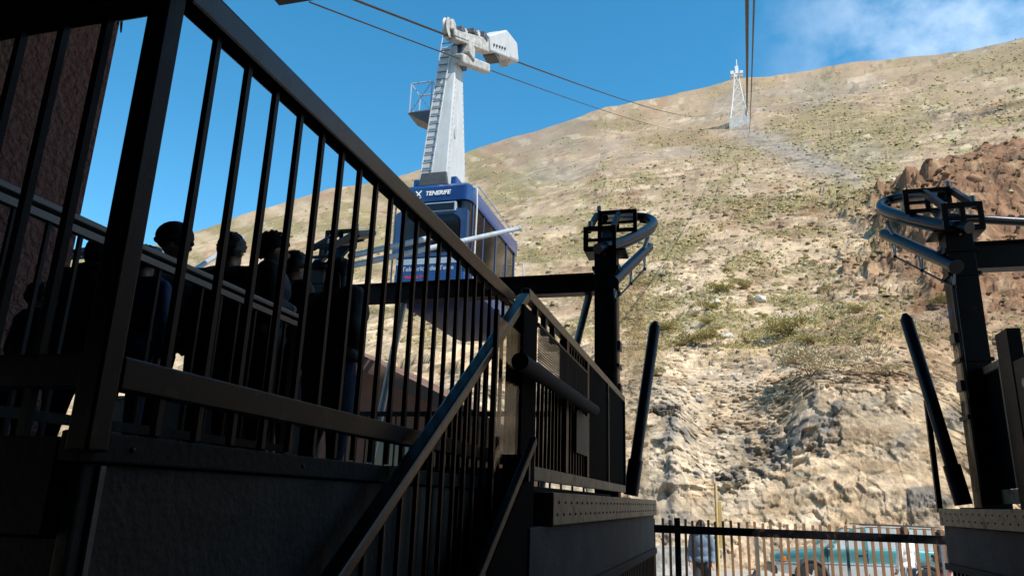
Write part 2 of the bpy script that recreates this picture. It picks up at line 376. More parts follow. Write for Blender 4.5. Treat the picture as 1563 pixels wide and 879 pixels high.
def np_mesh(name, co, quads, col=None, mat_name=None, smooth=False):
    me = bpy.data.meshes.new(name); k = quads.shape[1]
    me.vertices.add(len(co)); me.vertices.foreach_set('co', np.ascontiguousarray(co, dtype=np.float32).ravel())
    me.loops.add(quads.size); me.loops.foreach_set('vertex_index', quads.astype(np.int32).ravel())
    me.polygons.add(len(quads)); me.polygons.foreach_set('loop_start', np.arange(0, quads.size, k, dtype=np.int32))
    if smooth: me.polygons.foreach_set('use_smooth', np.ones(len(quads), dtype=bool))
    if col is not None:
        at = me.color_attributes.new('Col', 'FLOAT_COLOR', 'POINT')
        at.data.foreach_set('color', np.concatenate([col, np.ones((len(col), 1))], 1).astype(np.float32).ravel())
    if mat_name: me.materials.append(MATS[mat_name])
    me.update(calc_edges=True); me.validate(); return me
def lin(*c): return np.array(srgb(*c)[:3])
M_ = HM; el = M_['el']; rb = M_['rb']
f1 = fbm(HX/1.1, (HY+HZ)/1.1, 61, 3); f2 = fbm(HX/(.012*rb+.15), (HY+HZ)/(.012*rb+.15), 62, 4, .65); f3 = fbm(AZ.ravel()*.3, el*1.1, 63, 4)
cream = np.array([.445, .33, .215]); ochre = np.array([.28, .19, .11]); olive = np.array([.20, .162, .08]); greyt = np.array([.32, .27, .205])
redb = np.array([.18, .095, .052]); redd = np.array([.12, .066, .038]); bas = np.array([.145, .132, .12]); far = np.array([.225, .16, .103]); pale = np.array([.43, .355, .255])
def mixc(c, d_, w): return c*(1-w[:, None])+d_*w[:, None]
c = np.tile(cream, (len(HX), 1))
c = mixc(c, ochre, .75*sstep(-.35, .45, f3+.6*f2))
c = mixc(c, greyt, .6*M_['cliff']*sstep(-.25, .45, fbm(AZ.ravel()*.35+9, el*.5, 71, 4)+.35*f2-.03*(AZ.ravel()-2)))
c = mixc(c, far, .65*sstep(14, 24, el))
c = mixc(c, olive, .9*sstep(-.3, .3, .7*f2+1.1*f3)*sstep(9.5, 13.5, el)*(1-.4*sstep(24, 29, el)))
c = mixc(c, np.array([.24, .145, .088]), .6*sstep(.1, .55, fbm(AZ.ravel()*.35+20, el*.9, 133, 4)+.3*f2)*sstep(9, 13, el))
c = mixc(c, pale, .45*sstep(.25, .55, fbm(AZ.ravel()*.8, el*2.6, 80, 4)+.3*f2))
c = mixc(c, np.array([.215, .188, .163]), .75*M_['scree'])
c = mixc(c, redb, np.clip(.95*M_['brown'], 0, 1)); c = mixc(c, redd, np.clip(M_['brown'], 0, 1)*sstep(-.1, .5, f2)*.7)
c = mixc(c, ochre, np.clip(M_['brown'], 0, 1)*sstep(.15, .5, fbm(AZ.ravel()*.9, el*1.1, 84, 3))*.7)
c = mixc(c, bas, .9*np.clip(1.2*M_['basalt'], 0, 1)*sstep(-.6, .1, f2)); c = mixc(c, np.array([.06, .052, .047]), .9*np.clip(M_['ledge'], 0, 1))
c *= np.clip(1+.32*f2+.10*f1+.7*M_['tone'], .35, 1.7)[:, None]
HCOL = np.clip(c, .01, .75)
def earth_mat(name, fine=3.0, bump=.5):
    m = bpy.data.materials.new(name); m.use_nodes = True; t = m.node_tree; b = t.nodes['Principled BSDF']
    b.inputs['Roughness'].default_value = .95; b.inputs['Specular IOR Level'].default_value = .15
    a = t.nodes.new('ShaderNodeVertexColor'); a.layer_name = 'Col'; g = t.nodes.new('ShaderNodeNewGeometry')
    n = t.nodes.new('ShaderNodeTexNoise'); n.inputs['Scale'].default_value = fine; n.inputs['Detail'].default_value = 8; n.inputs['Roughness'].default_value = .7
    v = t.nodes.new('ShaderNodeTexVoronoi'); v.inputs['Scale'].default_value = fine*.9
    t.links.new(g.outputs['Position'], n.inputs['Vector']); t.links.new(g.outputs['Position'], v.inputs['Vector'])
    rp = t.nodes.new('ShaderNodeMapRange'); rp.inputs['From Min'].default_value = .3; rp.inputs['From Max'].default_value = .7
    rp.inputs['To Min'].default_value = .68; rp.inputs['To Max'].default_value = 1.3
    t.links.new(n.outputs['Fac'], rp.inputs['Value'])
    mx = t.nodes.new('ShaderNodeMix'); mx.data_type = 'RGBA'; mx.blend_type = 'MULTIPLY'; mx.inputs['Factor'].default_value = 1
    t.links.new(a.outputs['Color'], mx.inputs['A']); t.links.new(rp.outputs[0], mx.inputs['B']); t.links.new(mx.outputs['Result'], b.inputs['Base Color'])
    ad = t.nodes.new('ShaderNodeMath'); ad.operation = 'MULTIPLY_ADD'; ad.inputs[1].default_value = .6
    t.links.new(v.outputs['Distance'], ad.inputs[0]); t.links.new(n.outputs['Fac'], ad.inputs[2])
    bp = t.nodes.new('ShaderNodeBump'); bp.inputs['Strength'].default_value = bump; bp.inputs['Distance'].default_value = .16
    t.links.new(ad.outputs[0], bp.inputs['Height']); t.links.new(bp.outputs[0], b.inputs['Normal'])
    MATS[name] = m
earth_mat('earth'); earth_mat('stone', 5, .5)
hill_o = bpy.data.objects.new('mountainside', np_mesh('mountainside', np.stack([HX, HY, HZ], 1), quads, HCOL, 'earth'))
COL.objects.link(hill_o); struct(hill_o)

# ---- shrubs and stones on the slope
def leaf_mat(name):
    m = bpy.data.materials.new(name); m.use_nodes = True; t = m.node_tree; b = t.nodes['Principled BSDF']
    b.inputs['Roughness'].default_value = .8; b.inputs['Specular IOR Level'].default_value = .2
    a = t.nodes.new('ShaderNodeVertexColor'); a.layer_name = 'Col'; t.links.new(a.outputs['Color'], b.inputs['Base Color'])
    MATS[name] = m
leaf_mat('broom_leaf')
LEAFC = np.array([[.38, .32, .10], [.32, .27, .09], [.42, .34, .14], [.25, .22, .08], [.38, .30, .15]])
def shrub_arrays(n, seed, dry=0., leaf=.12, flat=.62):
    g = np.random.default_rng(seed)
    # lumpy dome: several lobes, leaf sprays on and inside them
    nl = 7; lob = np.c_[g.normal(0, .33, (nl, 2)), g.uniform(.12, .42, nl)]; lr = g.uniform(.22, .42, nl)
    k = g.integers(0, nl, n); dirs = g.normal(size=(n, 3)); dirs[:, 2] = np.abs(dirs[:, 2])*.75; dirs /= np.linalg.norm(dirs, axis=1)[:, None]
    p = lob[k] + dirs*(lr[k]*g.uniform(.55, 1.08, n))[:, None]; p[:, 2] = np.maximum(p[:, 2], .02)*flat/.62
    up = dirs*.7 + np.array([0, 0, .6]) + g.normal(0, .35, (n, 3)); up /= np.linalg.norm(up, axis=1)[:, None]
    sd = np.cross(up, g.normal(size=(n, 3))); sd /= np.linalg.norm(sd, axis=1)[:, None]
    ln = leaf*g.uniform(.7, 1.5, n)[:, None]; wd = leaf*.42*g.uniform(.6, 1.3, n)[:, None]
    v = np.stack([p-sd*wd*.5, p+sd*wd*.5, p+up*ln+sd*wd*.25, p+up*ln-sd*wd*.25], 1).reshape(-1, 3)
    cc = LEAFC[g.integers(0, 5, n)]; cc = cc*(1-dry)+np.array([.48, .39, .25])*dry
    cc = np.repeat(cc*g.uniform(.75, 1.2, (n, 1)), 4, 0)
    return v, np.arange(4*n).reshape(-1, 4), cc
def stem_mesh(seed):
    g = random.Random(seed); b = MB()
    for i in range(9):
        a = g.uniform(0, 6.28); s = g.uniform(.15, .5)
        b.tube([(0, 0, -.05), (math.cos(a)*s*.5, math.sin(a)*s*.5, .09), (math.cos(a)*s, math.sin(a)*s, g.uniform(.1, .26))], [.016, .010, .004], 5)
    return b.mesh('stems', 'board')
shrub_meshes = []
for i in range(6):
    v, q, cc = shrub_arrays(3000, 50+i, dry=[0, .15, .5, .05, .85, .3][i], leaf=.062)
    shrub_meshes.append((np_mesh('foliage', v, q, cc, 'broom_leaf'), stem_mesh(i)))
def hill_at(az_, el_):           # ground point of the slope seen from the stair foot at this bearing and height angle
    best = None; r0 = np.geomspace(29, 1300, 900)
    X, Y, Z, mm = hill(np.full(900, float(az_)), r0)
    e = np.degrees(np.arctan2(Z-EYE, np.hypot(X, Y)))
    i = int(np.argmax(e >= el_)); return Vector((X[i], Y[i], Z[i]))
def add_shrub(az_, el_, size, var, label, group=None, tall=.55):
    p = hill_at(az_, el_)
    o = thing('broom_shrub', label, 'shrub', p, group); o.rotation_euler = (0, 0, random.uniform(0, 6.28)); o.scale = (size*.85, size*.85, size*tall*random.uniform(.9, 1.1))
    for nm, me in (('foliage', shrub_meshes[var][0]), ('stems', shrub_meshes[var][1])):
        c = bpy.data.objects.new(nm, me); COL.objects.link(c); c.parent = o
for a in [(-3.5, 12.6, 2.0, 0, 'bright green-yellow shrub just right of the leaning blue fender pipe'),
          (-1.4, 11.5, 2.6, 1, 'wide low olive shrub below and right of the bright green-yellow shrub'),
          (5.5, 12.0, 2.5, 3, 'flat yellow-green shrub alone in the middle of the pale slope'),
          (6.7, 9.0, 2.7, 4, 'large dry straw-brown shrub above the dark rocks of the cutting'),
          (6.2, 10.4, 1.3, 2, 'small pale shrub just above the large dry straw-brown shrub'),
          (.6, 15.4, 2.6, 0, 'bright shrub on the slope left of the pale boulder'),
          (2.3, 15.6, 2.2, 1, 'olive shrub on the slope just left of the pale upright boulder'),
          (-.2, 14.0, 2.0, 3, 'low shrub under the two bright shrubs left of the pale boulder'),
          (-4.6, 9.2, 1.2, 2, 'dry shrub at the left top edge of the rock cutting'),
          (11.8, 9.0, 1.2, 4, 'dry brown shrub at the right top edge of the rock cutting'),
          (16.6, 10.6, 1.8, 0, 'green shrub seen through the clear sheet on the right'),
          (15.4, 13.4, 2.0, 3, 'green shrub seen below the right guide pipe'),
          (8.4, 15.0, 1.8, 5, 'grey-green shrub right of the pale upright boulder')]:
    add_shrub(*a[:2], a[2]*.95, *a[3:], tall=.62)
g_ = random.Random(3); k_ = 0
while k_ < 40:
    a_ = g_.uniform(-6, 13); e_ = g_.uniform(10, 18)
    if e_ < 12.5 and g_.random() < .55: continue
    add_shrub(a_, e_, g_.uniform(.35, 1.0)*(1+.03*(e_-10)), g_.choice([0, 1, 3, 5, 0, 1, 2]), 'one of many small olive scrub clumps on the middle of the slope', 'scrub clumps on the middle slope'); k_ += 1
# thousands of far tufts as one mass
tv, tq, tcol = shrub_arrays(18, 5, leaf=.32)
vis = (M_['el'] > 9.5) & (M_['rb'] > 40) & (M_['rb'] < 1250) & (AZ.ravel() > -49) & (AZ.ravel() < 24)
wgt = np.where(vis, np.clip(.35+f3+.6*f2, .03, 2)*(1-.96*np.clip(M_['brown'], 0, 1))*(1-.9*np.clip(M_['scree'], 0, 1)), 0)
wgt *= np.where(M_['el'] < 11, .25, 1)*np.where(AZ.ravel() < -9, .7, 1); wgt /= wgt.sum()
def tile(tv, tq, tcol, pick, sc, flat, tint):
    n = len(pick); th = rng.uniform(0, 6.28, n); ct, st = np.cos(th)[:, None], np.sin(th)[:, None]
    V = np.stack([(tv[None, :, 0]*ct-tv[None, :, 1]*st)*sc[:, None]+HX[pick][:, None], (tv[None, :, 0]*st+tv[None, :, 1]*ct)*sc[:, None]+HY[pick][:, None],
                  tv[None, :, 2]*sc[:, None]*flat*rng.uniform(.7, 1.3, (n, 1))+HZ[pick][:, None]-.04*sc[:, None]], -1).reshape(-1, 3)
    C_ = (tcol[None]*tint).reshape(-1, 3); Q_ = (tq[None]+(np.arange(n)*len(tv))[:, None, None]).reshape(-1, tq.shape[1]); return V, Q_, C_
wn = wgt*(M_['rb'] < 150); wn /= wn.sum(); nA = 6000; pA = rng.choice(len(HX), nA, p=wn)
A_ = tile(tv, tq, tcol, pA, rng.uniform(.5, 1.5, nA)*np.clip(.16+M_['rb'][pA]*.0036, .25, .7), .5, rng.uniform(.85, 1.35, (nA, 1, 1)))
# far cushions: little uneven mounds
ring = 7; dv = [(0, 0, .55)]+[(.28*math.cos(a), .28*math.sin(a), .44) for a in np.linspace(0, 2*math.pi, ring, endpoint=False)]+[(.5*math.cos(a+.3), .5*math.sin(a+.3), -.12) for a in np.linspace(0, 2*math.pi, ring, endpoint=False)]
dv = np.array(dv)*rng.uniform(.85, 1.18, (len(dv), 3)); dq = []
for q in range(ring): dq += [(0, 1+q, 1+(q+1) % ring, 0)[:3], (1+q, 8+q, 8+(q+1) % ring), (1+q, 8+(q+1) % ring, 1+(q+1) % ring)]
dq = np.array(dq); dcol = np.tile(np.array([.235, .185, .092]), (len(dv), 1))
wf = wgt*(M_['rb'] > 55)*(M_['rb']**-.35); wf /= wf.sum(); nB = 15500; pB = rng.choice(len(HX), nB, p=wf)
B_ = tile(dv, dq, dcol, pB, (.25+rng.uniform(0, 1, nB)**2.2)*np.clip(.3+M_['rb'][pB]*.0036, .45, 2.5), .8, rng.uniform(.6, 1.25, (nB, 1, 1))*np.stack([rng.uniform(.9, 1.1, nB), np.ones(nB), rng.uniform(.8, 1.2, nB)], -1)[:, None])
SV = np.concatenate([A_[0], B_[0]]); SCc = np.clip(np.concatenate([A_[2], B_[2]]), .02, .6)
AQ = A_[1]; T4 = np.concatenate([AQ[:, [0, 1, 2]], AQ[:, [0, 2, 3]], B_[1]+len(A_[0])])
o = bpy.data.objects.new('scrub', np_mesh('scrub', SV, T4, SCc, 'broom_leaf')); COL.objects.link(o)
tag(o, 'low olive scrub scattered over the whole mountainside', 'scrub', kind='stuff')
# stones
def rock_arrays(seed, sub=2, rough=.28):
    bm = bmesh.new(); bmesh.ops.create_icosphere(bm, subdivisions=sub, radius=1)
    co = np.array([v.co[:] for v in bm.verts]); fc = np.array([[v.index for v in f.verts] for f in bm.faces]); bm.free()
    g = np.random.default_rng(seed)
    for _ in range(9):     # chip planes off a ball: flat broken faces
        n = g.normal(size=3); n /= np.linalg.norm(n); dd = g.uniform(.45, .85); s = co@n; co = np.where((s > dd)[:, None], co-(s-dd)[:, None]*n, co)
    co += g.normal(0, .03, co.shape); co *= np.array([g.uniform(.8, 1.3), g.uniform(.7, 1.1), g.uniform(.55, .85)])
    return co, fc
rock_meshes = []
STC = [np.array([.55, .50, .42]), np.array([.40, .33, .24]), np.array([.20, .17, .15]), np.array([.24, .14, .085])]
for i in range(6):
    co, fc = rock_arrays(70+i)
    rock_meshes.append([np_mesh('boulder', co, fc, np.tile(STC[j]*(1+.1*(i-3)/3), (len(co), 1)), 'stone') for j in range(4)])
def add_rock(az_, el_, size, var, colr, label, group=None):
    p = hill_at(az_, el_); o = bpy.data.objects.new('boulder', rock_meshes[var][colr]); COL.objects.link(o)
    o.location = p+Vector((0, 0, size*.15)); o.scale = (size,)*3; o.rotation_euler = (random.uniform(-.3, .3), random.uniform(-.3, .3), random.uniform(0, 6.28))
    tag(o, label, 'boulder', group)
add_rock(3.6, 14.7, .75, 0, 0, 'pale upright boulder in the middle of the slope')
add_rock(.5, 14.5, .65, 1, 0, 'pale flat boulder left of the upright boulder')
add_rock(.9, 12.0, .55, 2, 0, 'pale boulder between the olive shrub and the flat shrub')
add_rock(14.6, 19.5, .9, 2, 3, 'big red-brown lava block above the right guide rail')
add_rock(18.4, 21.3, 1.3, 5, 3, 'biggest red-brown lava block on the knoll at the right')
for i in range(30):
    az_ = g_.uniform(-4.5, 13); el_ = g_.uniform(7.8, 13.5)
    add_rock(az_, el_, g_.uniform(.10, .27), g_.randrange(6), g_.choice([0, 1, 1, 2, 1]) if az_ < 8 else g_.choice([1, 3, 3]), 'one of the small loose stones strewn above the rock cutting', 'small stones above the cutting')
co, fc = rock_arrays(99, 1)
wr = np.where((M_['rb'] > 33) & (M_['rb'] < 300) & (AZ.ravel() > -20) & (AZ.ravel() < 24), .3+.1*np.clip(M_['brown'], 0, 1)+.6*sstep(-.1, .4, f2), 0); wr /= wr.sum()
nS = 7500; pk = rng.choice(len(HX), nS, p=wr); ss = rng.uniform(.35, 1.4, nS)**3*np.clip(M_['rb'][pk]*.0026, .07, .4); th = rng.uniform(0, 6.28, nS)
ct, st = np.cos(th)[:, None], np.sin(th)[:, None]
VX = (co[None, :, 0]*ct-co[None, :, 1]*st)*ss[:, None]+HX[pk][:, None]; VY = (co[None, :, 0]*st+co[None, :, 1]*ct)*ss[:, None]+HY[pk][:, None]; VZ = co[None, :, 2]*ss[:, None]+HZ[pk][:, None]
SC = np.repeat((HCOL[pk]*rng.uniform(.6, 1.15, (nS, 1)))[:, None], len(co), 1).reshape(-1, 3)
SQ = (fc[None]+(np.arange(nS)*len(co))[:, None, None]).reshape(-1, 3)
o = bpy.data.objects.new('loose_stones', np_mesh('loose_stones', np.stack([VX, VY, VZ], -1).reshape(-1, 3), SQ, np.clip(SC, .02, .7), 'stone')); COL.objects.link(o)
tag(o, 'loose stones and lava rubble strewn over the slope', 'stones', kind='stuff')

# ================================================================== STATION SHELL
SLAB = 2.2          # platform level
FLOOR = .5          # stair foot / pit level
sheet('pit_floor', -1.3, 5.4, -10, 11.2, FLOOR, 'floor_concrete')
st_ = thing('station_building', 'dark roofed cable car station hall around the viewer', 'building', (0, -10, 0))
RZ = 13.2
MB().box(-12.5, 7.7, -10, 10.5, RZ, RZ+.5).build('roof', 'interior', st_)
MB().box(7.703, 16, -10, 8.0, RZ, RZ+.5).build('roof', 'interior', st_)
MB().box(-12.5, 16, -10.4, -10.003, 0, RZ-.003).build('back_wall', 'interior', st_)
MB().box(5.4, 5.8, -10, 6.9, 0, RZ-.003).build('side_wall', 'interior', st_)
MB().box(-7.7, -7.1, -10, 6.5, SLAB+.003, RZ-.003).build('stucco_wall', 'stucco', st_)
hood = MB().box(-9.5, -8.15, 10.503, 12.9, RZ-.12, RZ+.9).build('rope_hood', 'black_steel', st_)
# small bracket with cable loop at the top of the stucco wall
bk = thing('wall_bracket', 'small metal bracket with hanging wires at the stucco wall edge', 'bracket', (-7.05, 6.45, 7.9))
MB().box(-7.098, -6.85, 6.35, 6.5, 7.86, 8.12).build('plate', 'machine_dark', bk)
for i, (dx, r_) in enumerate(((-.02, .22), (.05, .34))):
    MB().tube([(-7.07+dx+.04*math.sin(t*1.2), 6.44, 7.9-r_*math.sin(t)) for t in np.linspace(0, 3.0, 12)], .008, 5).build('wire', 'rubber', bk, smooth=True)

# platform: slab edge, concrete face below it, boarded face further on
MB().box(-7.09, -1.36, 1.3, 9.9, SLAB-.2, SLAB).build('platform', 'dark_concrete'); struct(bpy.data.objects['platform'])
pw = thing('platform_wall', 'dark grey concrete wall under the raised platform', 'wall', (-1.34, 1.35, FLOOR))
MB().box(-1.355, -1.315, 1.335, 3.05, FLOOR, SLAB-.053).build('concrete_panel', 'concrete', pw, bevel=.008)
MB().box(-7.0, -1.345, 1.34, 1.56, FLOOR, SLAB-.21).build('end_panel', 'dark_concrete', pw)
MB().box(-1.313, -1.305, 1.375, 1.39, FLOOR, SLAB-.056).build('joint_strip', 'dirty_white', pw)
for i in range(15):
    y0 = 3.06+i*.122
    MB().box(-1.355, -1.316-.006*((i*7) % 3), y0, y0+.112, FLOOR, SLAB-.056).build('board', 'board', pw, bevel=.004)
MB().box(-1.6, -1.44, 3.06, 9.8, FLOOR, SLAB-.22).build('backing', 'black_steel', pw)
MB().box(-1.355, -1.298, 1.3, 4.9, SLAB-.05, SLAB+.015).build('slab_edge', 'dark_concrete', pw, bevel=.006)
for y_ in (1.45, 2.2, 3.2):
    MB().lathe([(0, .007), (.005, .006), (.007, .002)], (-1.298, y_, SLAB-.018), 'x', 10).build('bolt', 'machine_dark', pw)

# ---- the big railing on the platform edge
def bars(parent, pts, z0, z1, w, m, name='baluster'):
    me = MB().box(-w/2, w/2, -w/2, w/2, 0, z1-z0).mesh(name, m)
    for (x, y) in pts: inst(name, me, parent, (x, y, z0))
rl = thing('platform_railing', 'tall dark steel railing along the near platform edge with thick corner post', 'railing', (-1.3, 1.35, SLAB))
MB().box(-1.335, -1.275, 1.295, 1.355, SLAB-.03, 5.2).build('corner_post', 'dark_paint', rl, bevel=.006)
MB().bar((-1.3, 1.358, 3.36), (-1.3, 4.62, 3.385), .065, .09).build('handrail', 'handrail_paint', rl, bevel=.01)
MB().bar((-1.3, 1.358, 2.345), (-1.3, 4.60, 2.345), .05, .075).build('lower_rail', 'dark_paint', rl, bevel=.005)
bars(rl, [(-1.3, 1.515+.147*i) for i in range(21)], SLAB+.02, 3.33, .018, 'dark_paint')
MB().bar((-1.338, 1.33, 3.335), (-3.4, 1.33, 3.335), .07, .095).build('handrail', 'dark_paint', rl, bevel=.01)
MB().bar((-1.338, 1.33, 2.345), (-3.4, 1.33, 2.345), .05, .075).build('lower_rail', 'dark_paint', rl, bevel=.005)
bars(rl, [(-1.49-.142*i, 1.33) for i in range(13)], SLAB+.001, 3.29, .02, 'dark_paint')

ir = thing('queue_railing', 'lower inner railing with pale metal handrail in front of the waiting people', 'railing', (-2.5, 2, SLAB))
MB().bar((-2.5, .2, 3.15), (-2.5, 4.02, 3.15), .05, .03).build('handrail', 'alu_rail', ir, bevel=.006)
MB().bar((-2.5, .2, 3.105), (-2.5, 4.0, 3.105), .035, .03).build('under_rail', 'alu_rail', ir)
MB().bar((-2.5, .2, 2.35), (-2.5, 4.0, 2.35), .03, .04).build('lower_rail', 'dark_paint', ir)
MB().box(-2.525, -2.475, 3.98, 4.03, SLAB, 3.134).build('end_post', 'alu_rail', ir, bevel=.004)
bars(ir, [(-2.5, .45+.155*i) for i in range(23)], SLAB+.001, 3.09, .016, 'dark_paint')

er = thing('platform_end_railing', 'far dark railing at the end of the platform in front of the terracotta house', 'railing', (-4, 9.85, SLAB))
MB().bar((-6.9, 9.85, 3.22), (-1.62, 9.85, 3.22), .05, .07).build('handrail', 'dark_paint', er, bevel=.006)
MB().bar((-6.9, 9.85, 2.42), (-1.62, 9.85, 2.42), .04, .16).build('lower_rail', 'dark_paint', er)
bars(er, [(-6.8+.15*i, 9.85) for i in range(35)], SLAB+.001, 3.185, .025, 'dark_paint')

pp = thing('added_screen_wall', 'added low dark wall with steel cap, hiding bright gaps at the back left of the platform', 'wall', (-6.1, 7.5, SLAB))  # added wall, blocks the bright slope showing between the waiting people
MB().box(-7.09, -5.1, 7.45, 7.6, SLAB+.001, 3.12).build('wall', 'dark_concrete', pp, bevel=.01)
MB().box(-7.09, -5.08, 7.42, 7.63, 3.122, 3.16).build('cap', 'dark_paint', pp)
# ---- narrow stair with inclined handrail, right in front of the viewer
sr = thing('inclined_railing', 'dark steel railing slanting down from the gate towards the viewer', 'railing', (-1.2, 3.2, FLOOR))
MB().bar((-1.2, 4.62, 3.40), (-1.2, 1.75, 1.48), .07, .06).build('handrail', 'handrail_paint', sr, bevel=.012)
MB().bar((-1.2, 4.70, 2.28), (-1.2, 2.15, .58), .035, .10).build('bottom_rail', 'dark_paint', sr)
for i in range(19):
    y_ = 4.40-.147*i; zt = 3.40-(4.62-y_)*.669-.03; zb = 2.28-(4.70-y_)*.667
    if zb > FLOOR: MB().box(-1.209, -1.191, y_-.009, y_+.009, zb, zt).build('baluster', 'dark_paint', sr)
sw_ = thing('stair_wall', 'low sloping black wall under the slanting railing with a thin rail on top', 'wall', (-1.1, 3.3, FLOOR))
MB().prism([(2.0, FLOOR), (4.41, FLOOR), (4.41, 2.36), (2.0, .75)], 'x', -1.165, -1.06).build('wall', 'matte_black', sw_)
MB().bar((-1.05, 4.35, 2.44), (-1.05, 2.0, .87), .04, .05).build('rail', 'dark_paint', sw_, bevel=.006)
for y_ in (4.2, 3.4, 2.6): MB().box(-1.065, -1.035, y_-.015, y_+.015, 2.2-(4.2-y_)*.668, 2.33-(4.2-y_)*.668).build('bracket', 'machine_dark', sw_)

# ------------------------------------------------------------------ boarding gate beside the stair head (left of the bay)
gt = thing('boarding_gate', 'dark boarding gate with padded bar, wire mesh and solid panels beside the bay', 'gate', (-1.2, 7, SLAB))
GX = -1.2
MB().box(GX-.05, GX+.05, 4.42, 4.80, FLOOR, 3.30).build('post', 'matte_black', gt, bevel=.006)
MB().bar((GX, 4.64, 3.43), (GX, 10.0, 3.43), .06, .075).build('top_rail', 'worn_rail', gt, bevel=.008)
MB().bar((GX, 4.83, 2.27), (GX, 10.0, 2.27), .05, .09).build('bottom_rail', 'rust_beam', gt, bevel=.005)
for y_, w_ in ((5.98, .10), (7.0, .10), (8.4, .04), (9.95, .06)):
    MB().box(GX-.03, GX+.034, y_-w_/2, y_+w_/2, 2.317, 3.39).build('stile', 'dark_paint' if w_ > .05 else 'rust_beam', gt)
for a_, b_ in ((7.06, 8.375), (8.425, 9.915)):
    MB().box(GX-.012, GX+.012, a_, b_, 2.32, 3.385).build('panel', 'matte_black', gt)
wm = MB()
for i in range(15): wm.bar((GX+.045, 4.84, 2.98+.019*i), (GX+.045, 6.85, 2.98+.019*i), .005, .006)
for i in range(60): wm.bar((GX+.049, 4.85+.034*i, 2.975), (GX+.049, 4.85+.034*i, 3.255), .004, .004)
wm.build('wire_mesh', 'machine_dark', gt)['kind'] = 'stuff'
for z_ in (2.965, 3.262): MB().bar((GX+.046, 4.83, z_), (GX+.046, 6.86, z_), .016, .018).build('mesh_frame', 'dark_paint', gt)
MB().tube([(GX+.13, 4.05, 2.86), (GX+.13, 6.75, 2.90)], .052, 16).build('padded_bar', 'rubber', gt, smooth=True)
for y_ in (4.75, 6.3): MB().bar((GX+.04, y_, 2.87), (GX+.10, y_, 2.87), .04, .04).build('bar_bracket', 'dark_paint', gt)
bars(gt, [(GX, 4.95+.125*i) for i in range(8)], 2.317, 2.95, .022, 'dark_paint')
bars(gt, [(GX, 6.12+.13*i) for i in range(7)], 2.317, 3.39, .022, 'dark_paint')
for y_, h_ in ((4.92, .14), (5.2, .11), (5.5, .12)): MB().box(GX-.02, GX+.02, y_-.02, y_+.02, 3.262, 3.392).build('hinge', 'machine_dark', gt)
nb = MB().box(GX+.036, GX+.042, 6.35, 6.9, 2.5, 2.86).build('notice_plate', 'notice', gt)
pl = thing('acrylic_screen', 'scratched clear plastic screen beside the gate post', 'screen', (-1.12, 4.3, SLAB))
MB().box(-1.168, -1.160, 3.88, 4.39, SLAB-.05, 3.1).build('sheet', 'acrylic', pl)
MB().box(-1.175, -1.15, 3.85, 3.877, FLOOR, 3.12).build('edge_strip', 'dark_paint', pl)

# bay plinths: riveted beam on top, concrete block, slatted skirt
def plinth(label, pts, side, name='bay_plinth'):
    (xa, ya), (xb, yb) = pts
    t = thing(name, label, 'plinth', (xa, (ya+yb)/2, FLOOR))
    n = Vector((yb-ya, -(xb-xa), 0)).normalized()*(-1 if side < 0 else 1)     # outward, towards the bay
    def slab(name_, m, off, depth, z0, z1, e0=0, e1=0, bevel=.008):
        a = Vector((xa, ya, 0)); b = Vector((xb, yb, 0)); d = (b-a).normalized(); a = a-d*e0; b = b+d*e1
        q = [a+n*off, b+n*off, b+n*(off-depth), a+n*(off-depth)]
        bb = MB(); bb.add([(v.x, v.y, z0) for v in q]+[(v.x, v.y, z1) for v in q], [(0,3,2,1),(4,5,6,7),(0,1,5,4),(1,2,6,5),(2,3,7,6),(3,0,4,7)])
        return bb.build(name_, m, t, bevel=bevel)
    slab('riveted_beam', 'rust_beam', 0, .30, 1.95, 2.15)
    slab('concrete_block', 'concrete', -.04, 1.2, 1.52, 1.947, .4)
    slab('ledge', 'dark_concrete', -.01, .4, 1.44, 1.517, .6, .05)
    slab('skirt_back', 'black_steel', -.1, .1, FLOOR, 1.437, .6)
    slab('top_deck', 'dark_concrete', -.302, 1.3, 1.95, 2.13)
    a = Vector((xa, ya, 0)); b = Vector((xb, yb, 0)); L_ = (b-a).length; d = (b-a)/L_
    me = MB().box(-.018, .018, -.018, .018, FLOOR, 1.437).mesh('slat', 'dark_paint')
    for i in range(int((L_+.5)/.14)):
        p = a+d*(i*.14-.5)+n*(-.05); inst('slat', me, t, (p.x, p.y, 0))
    rv = MB().lathe([(-.004, .010), (.004, .009), (.006, .004)], (0, 0, 0), 'x', 8).mesh('rivet', 'machine_dark')
    for i in range(int(L_/.19)):
        for j in range(2):
            p = a+d*(.1+i*.19+.05*j)+n*(.002); inst('rivet', rv, t, (p.x, p.y, 2.015+.075*j), (0, 0, math.atan2(n.y, n.x)))
    return t
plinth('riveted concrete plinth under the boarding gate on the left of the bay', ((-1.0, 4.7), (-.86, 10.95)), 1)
plinth('riveted concrete plinth at the lower right edge of the view', ((2.78, 4.5), (2.6, 10.6)), -1)

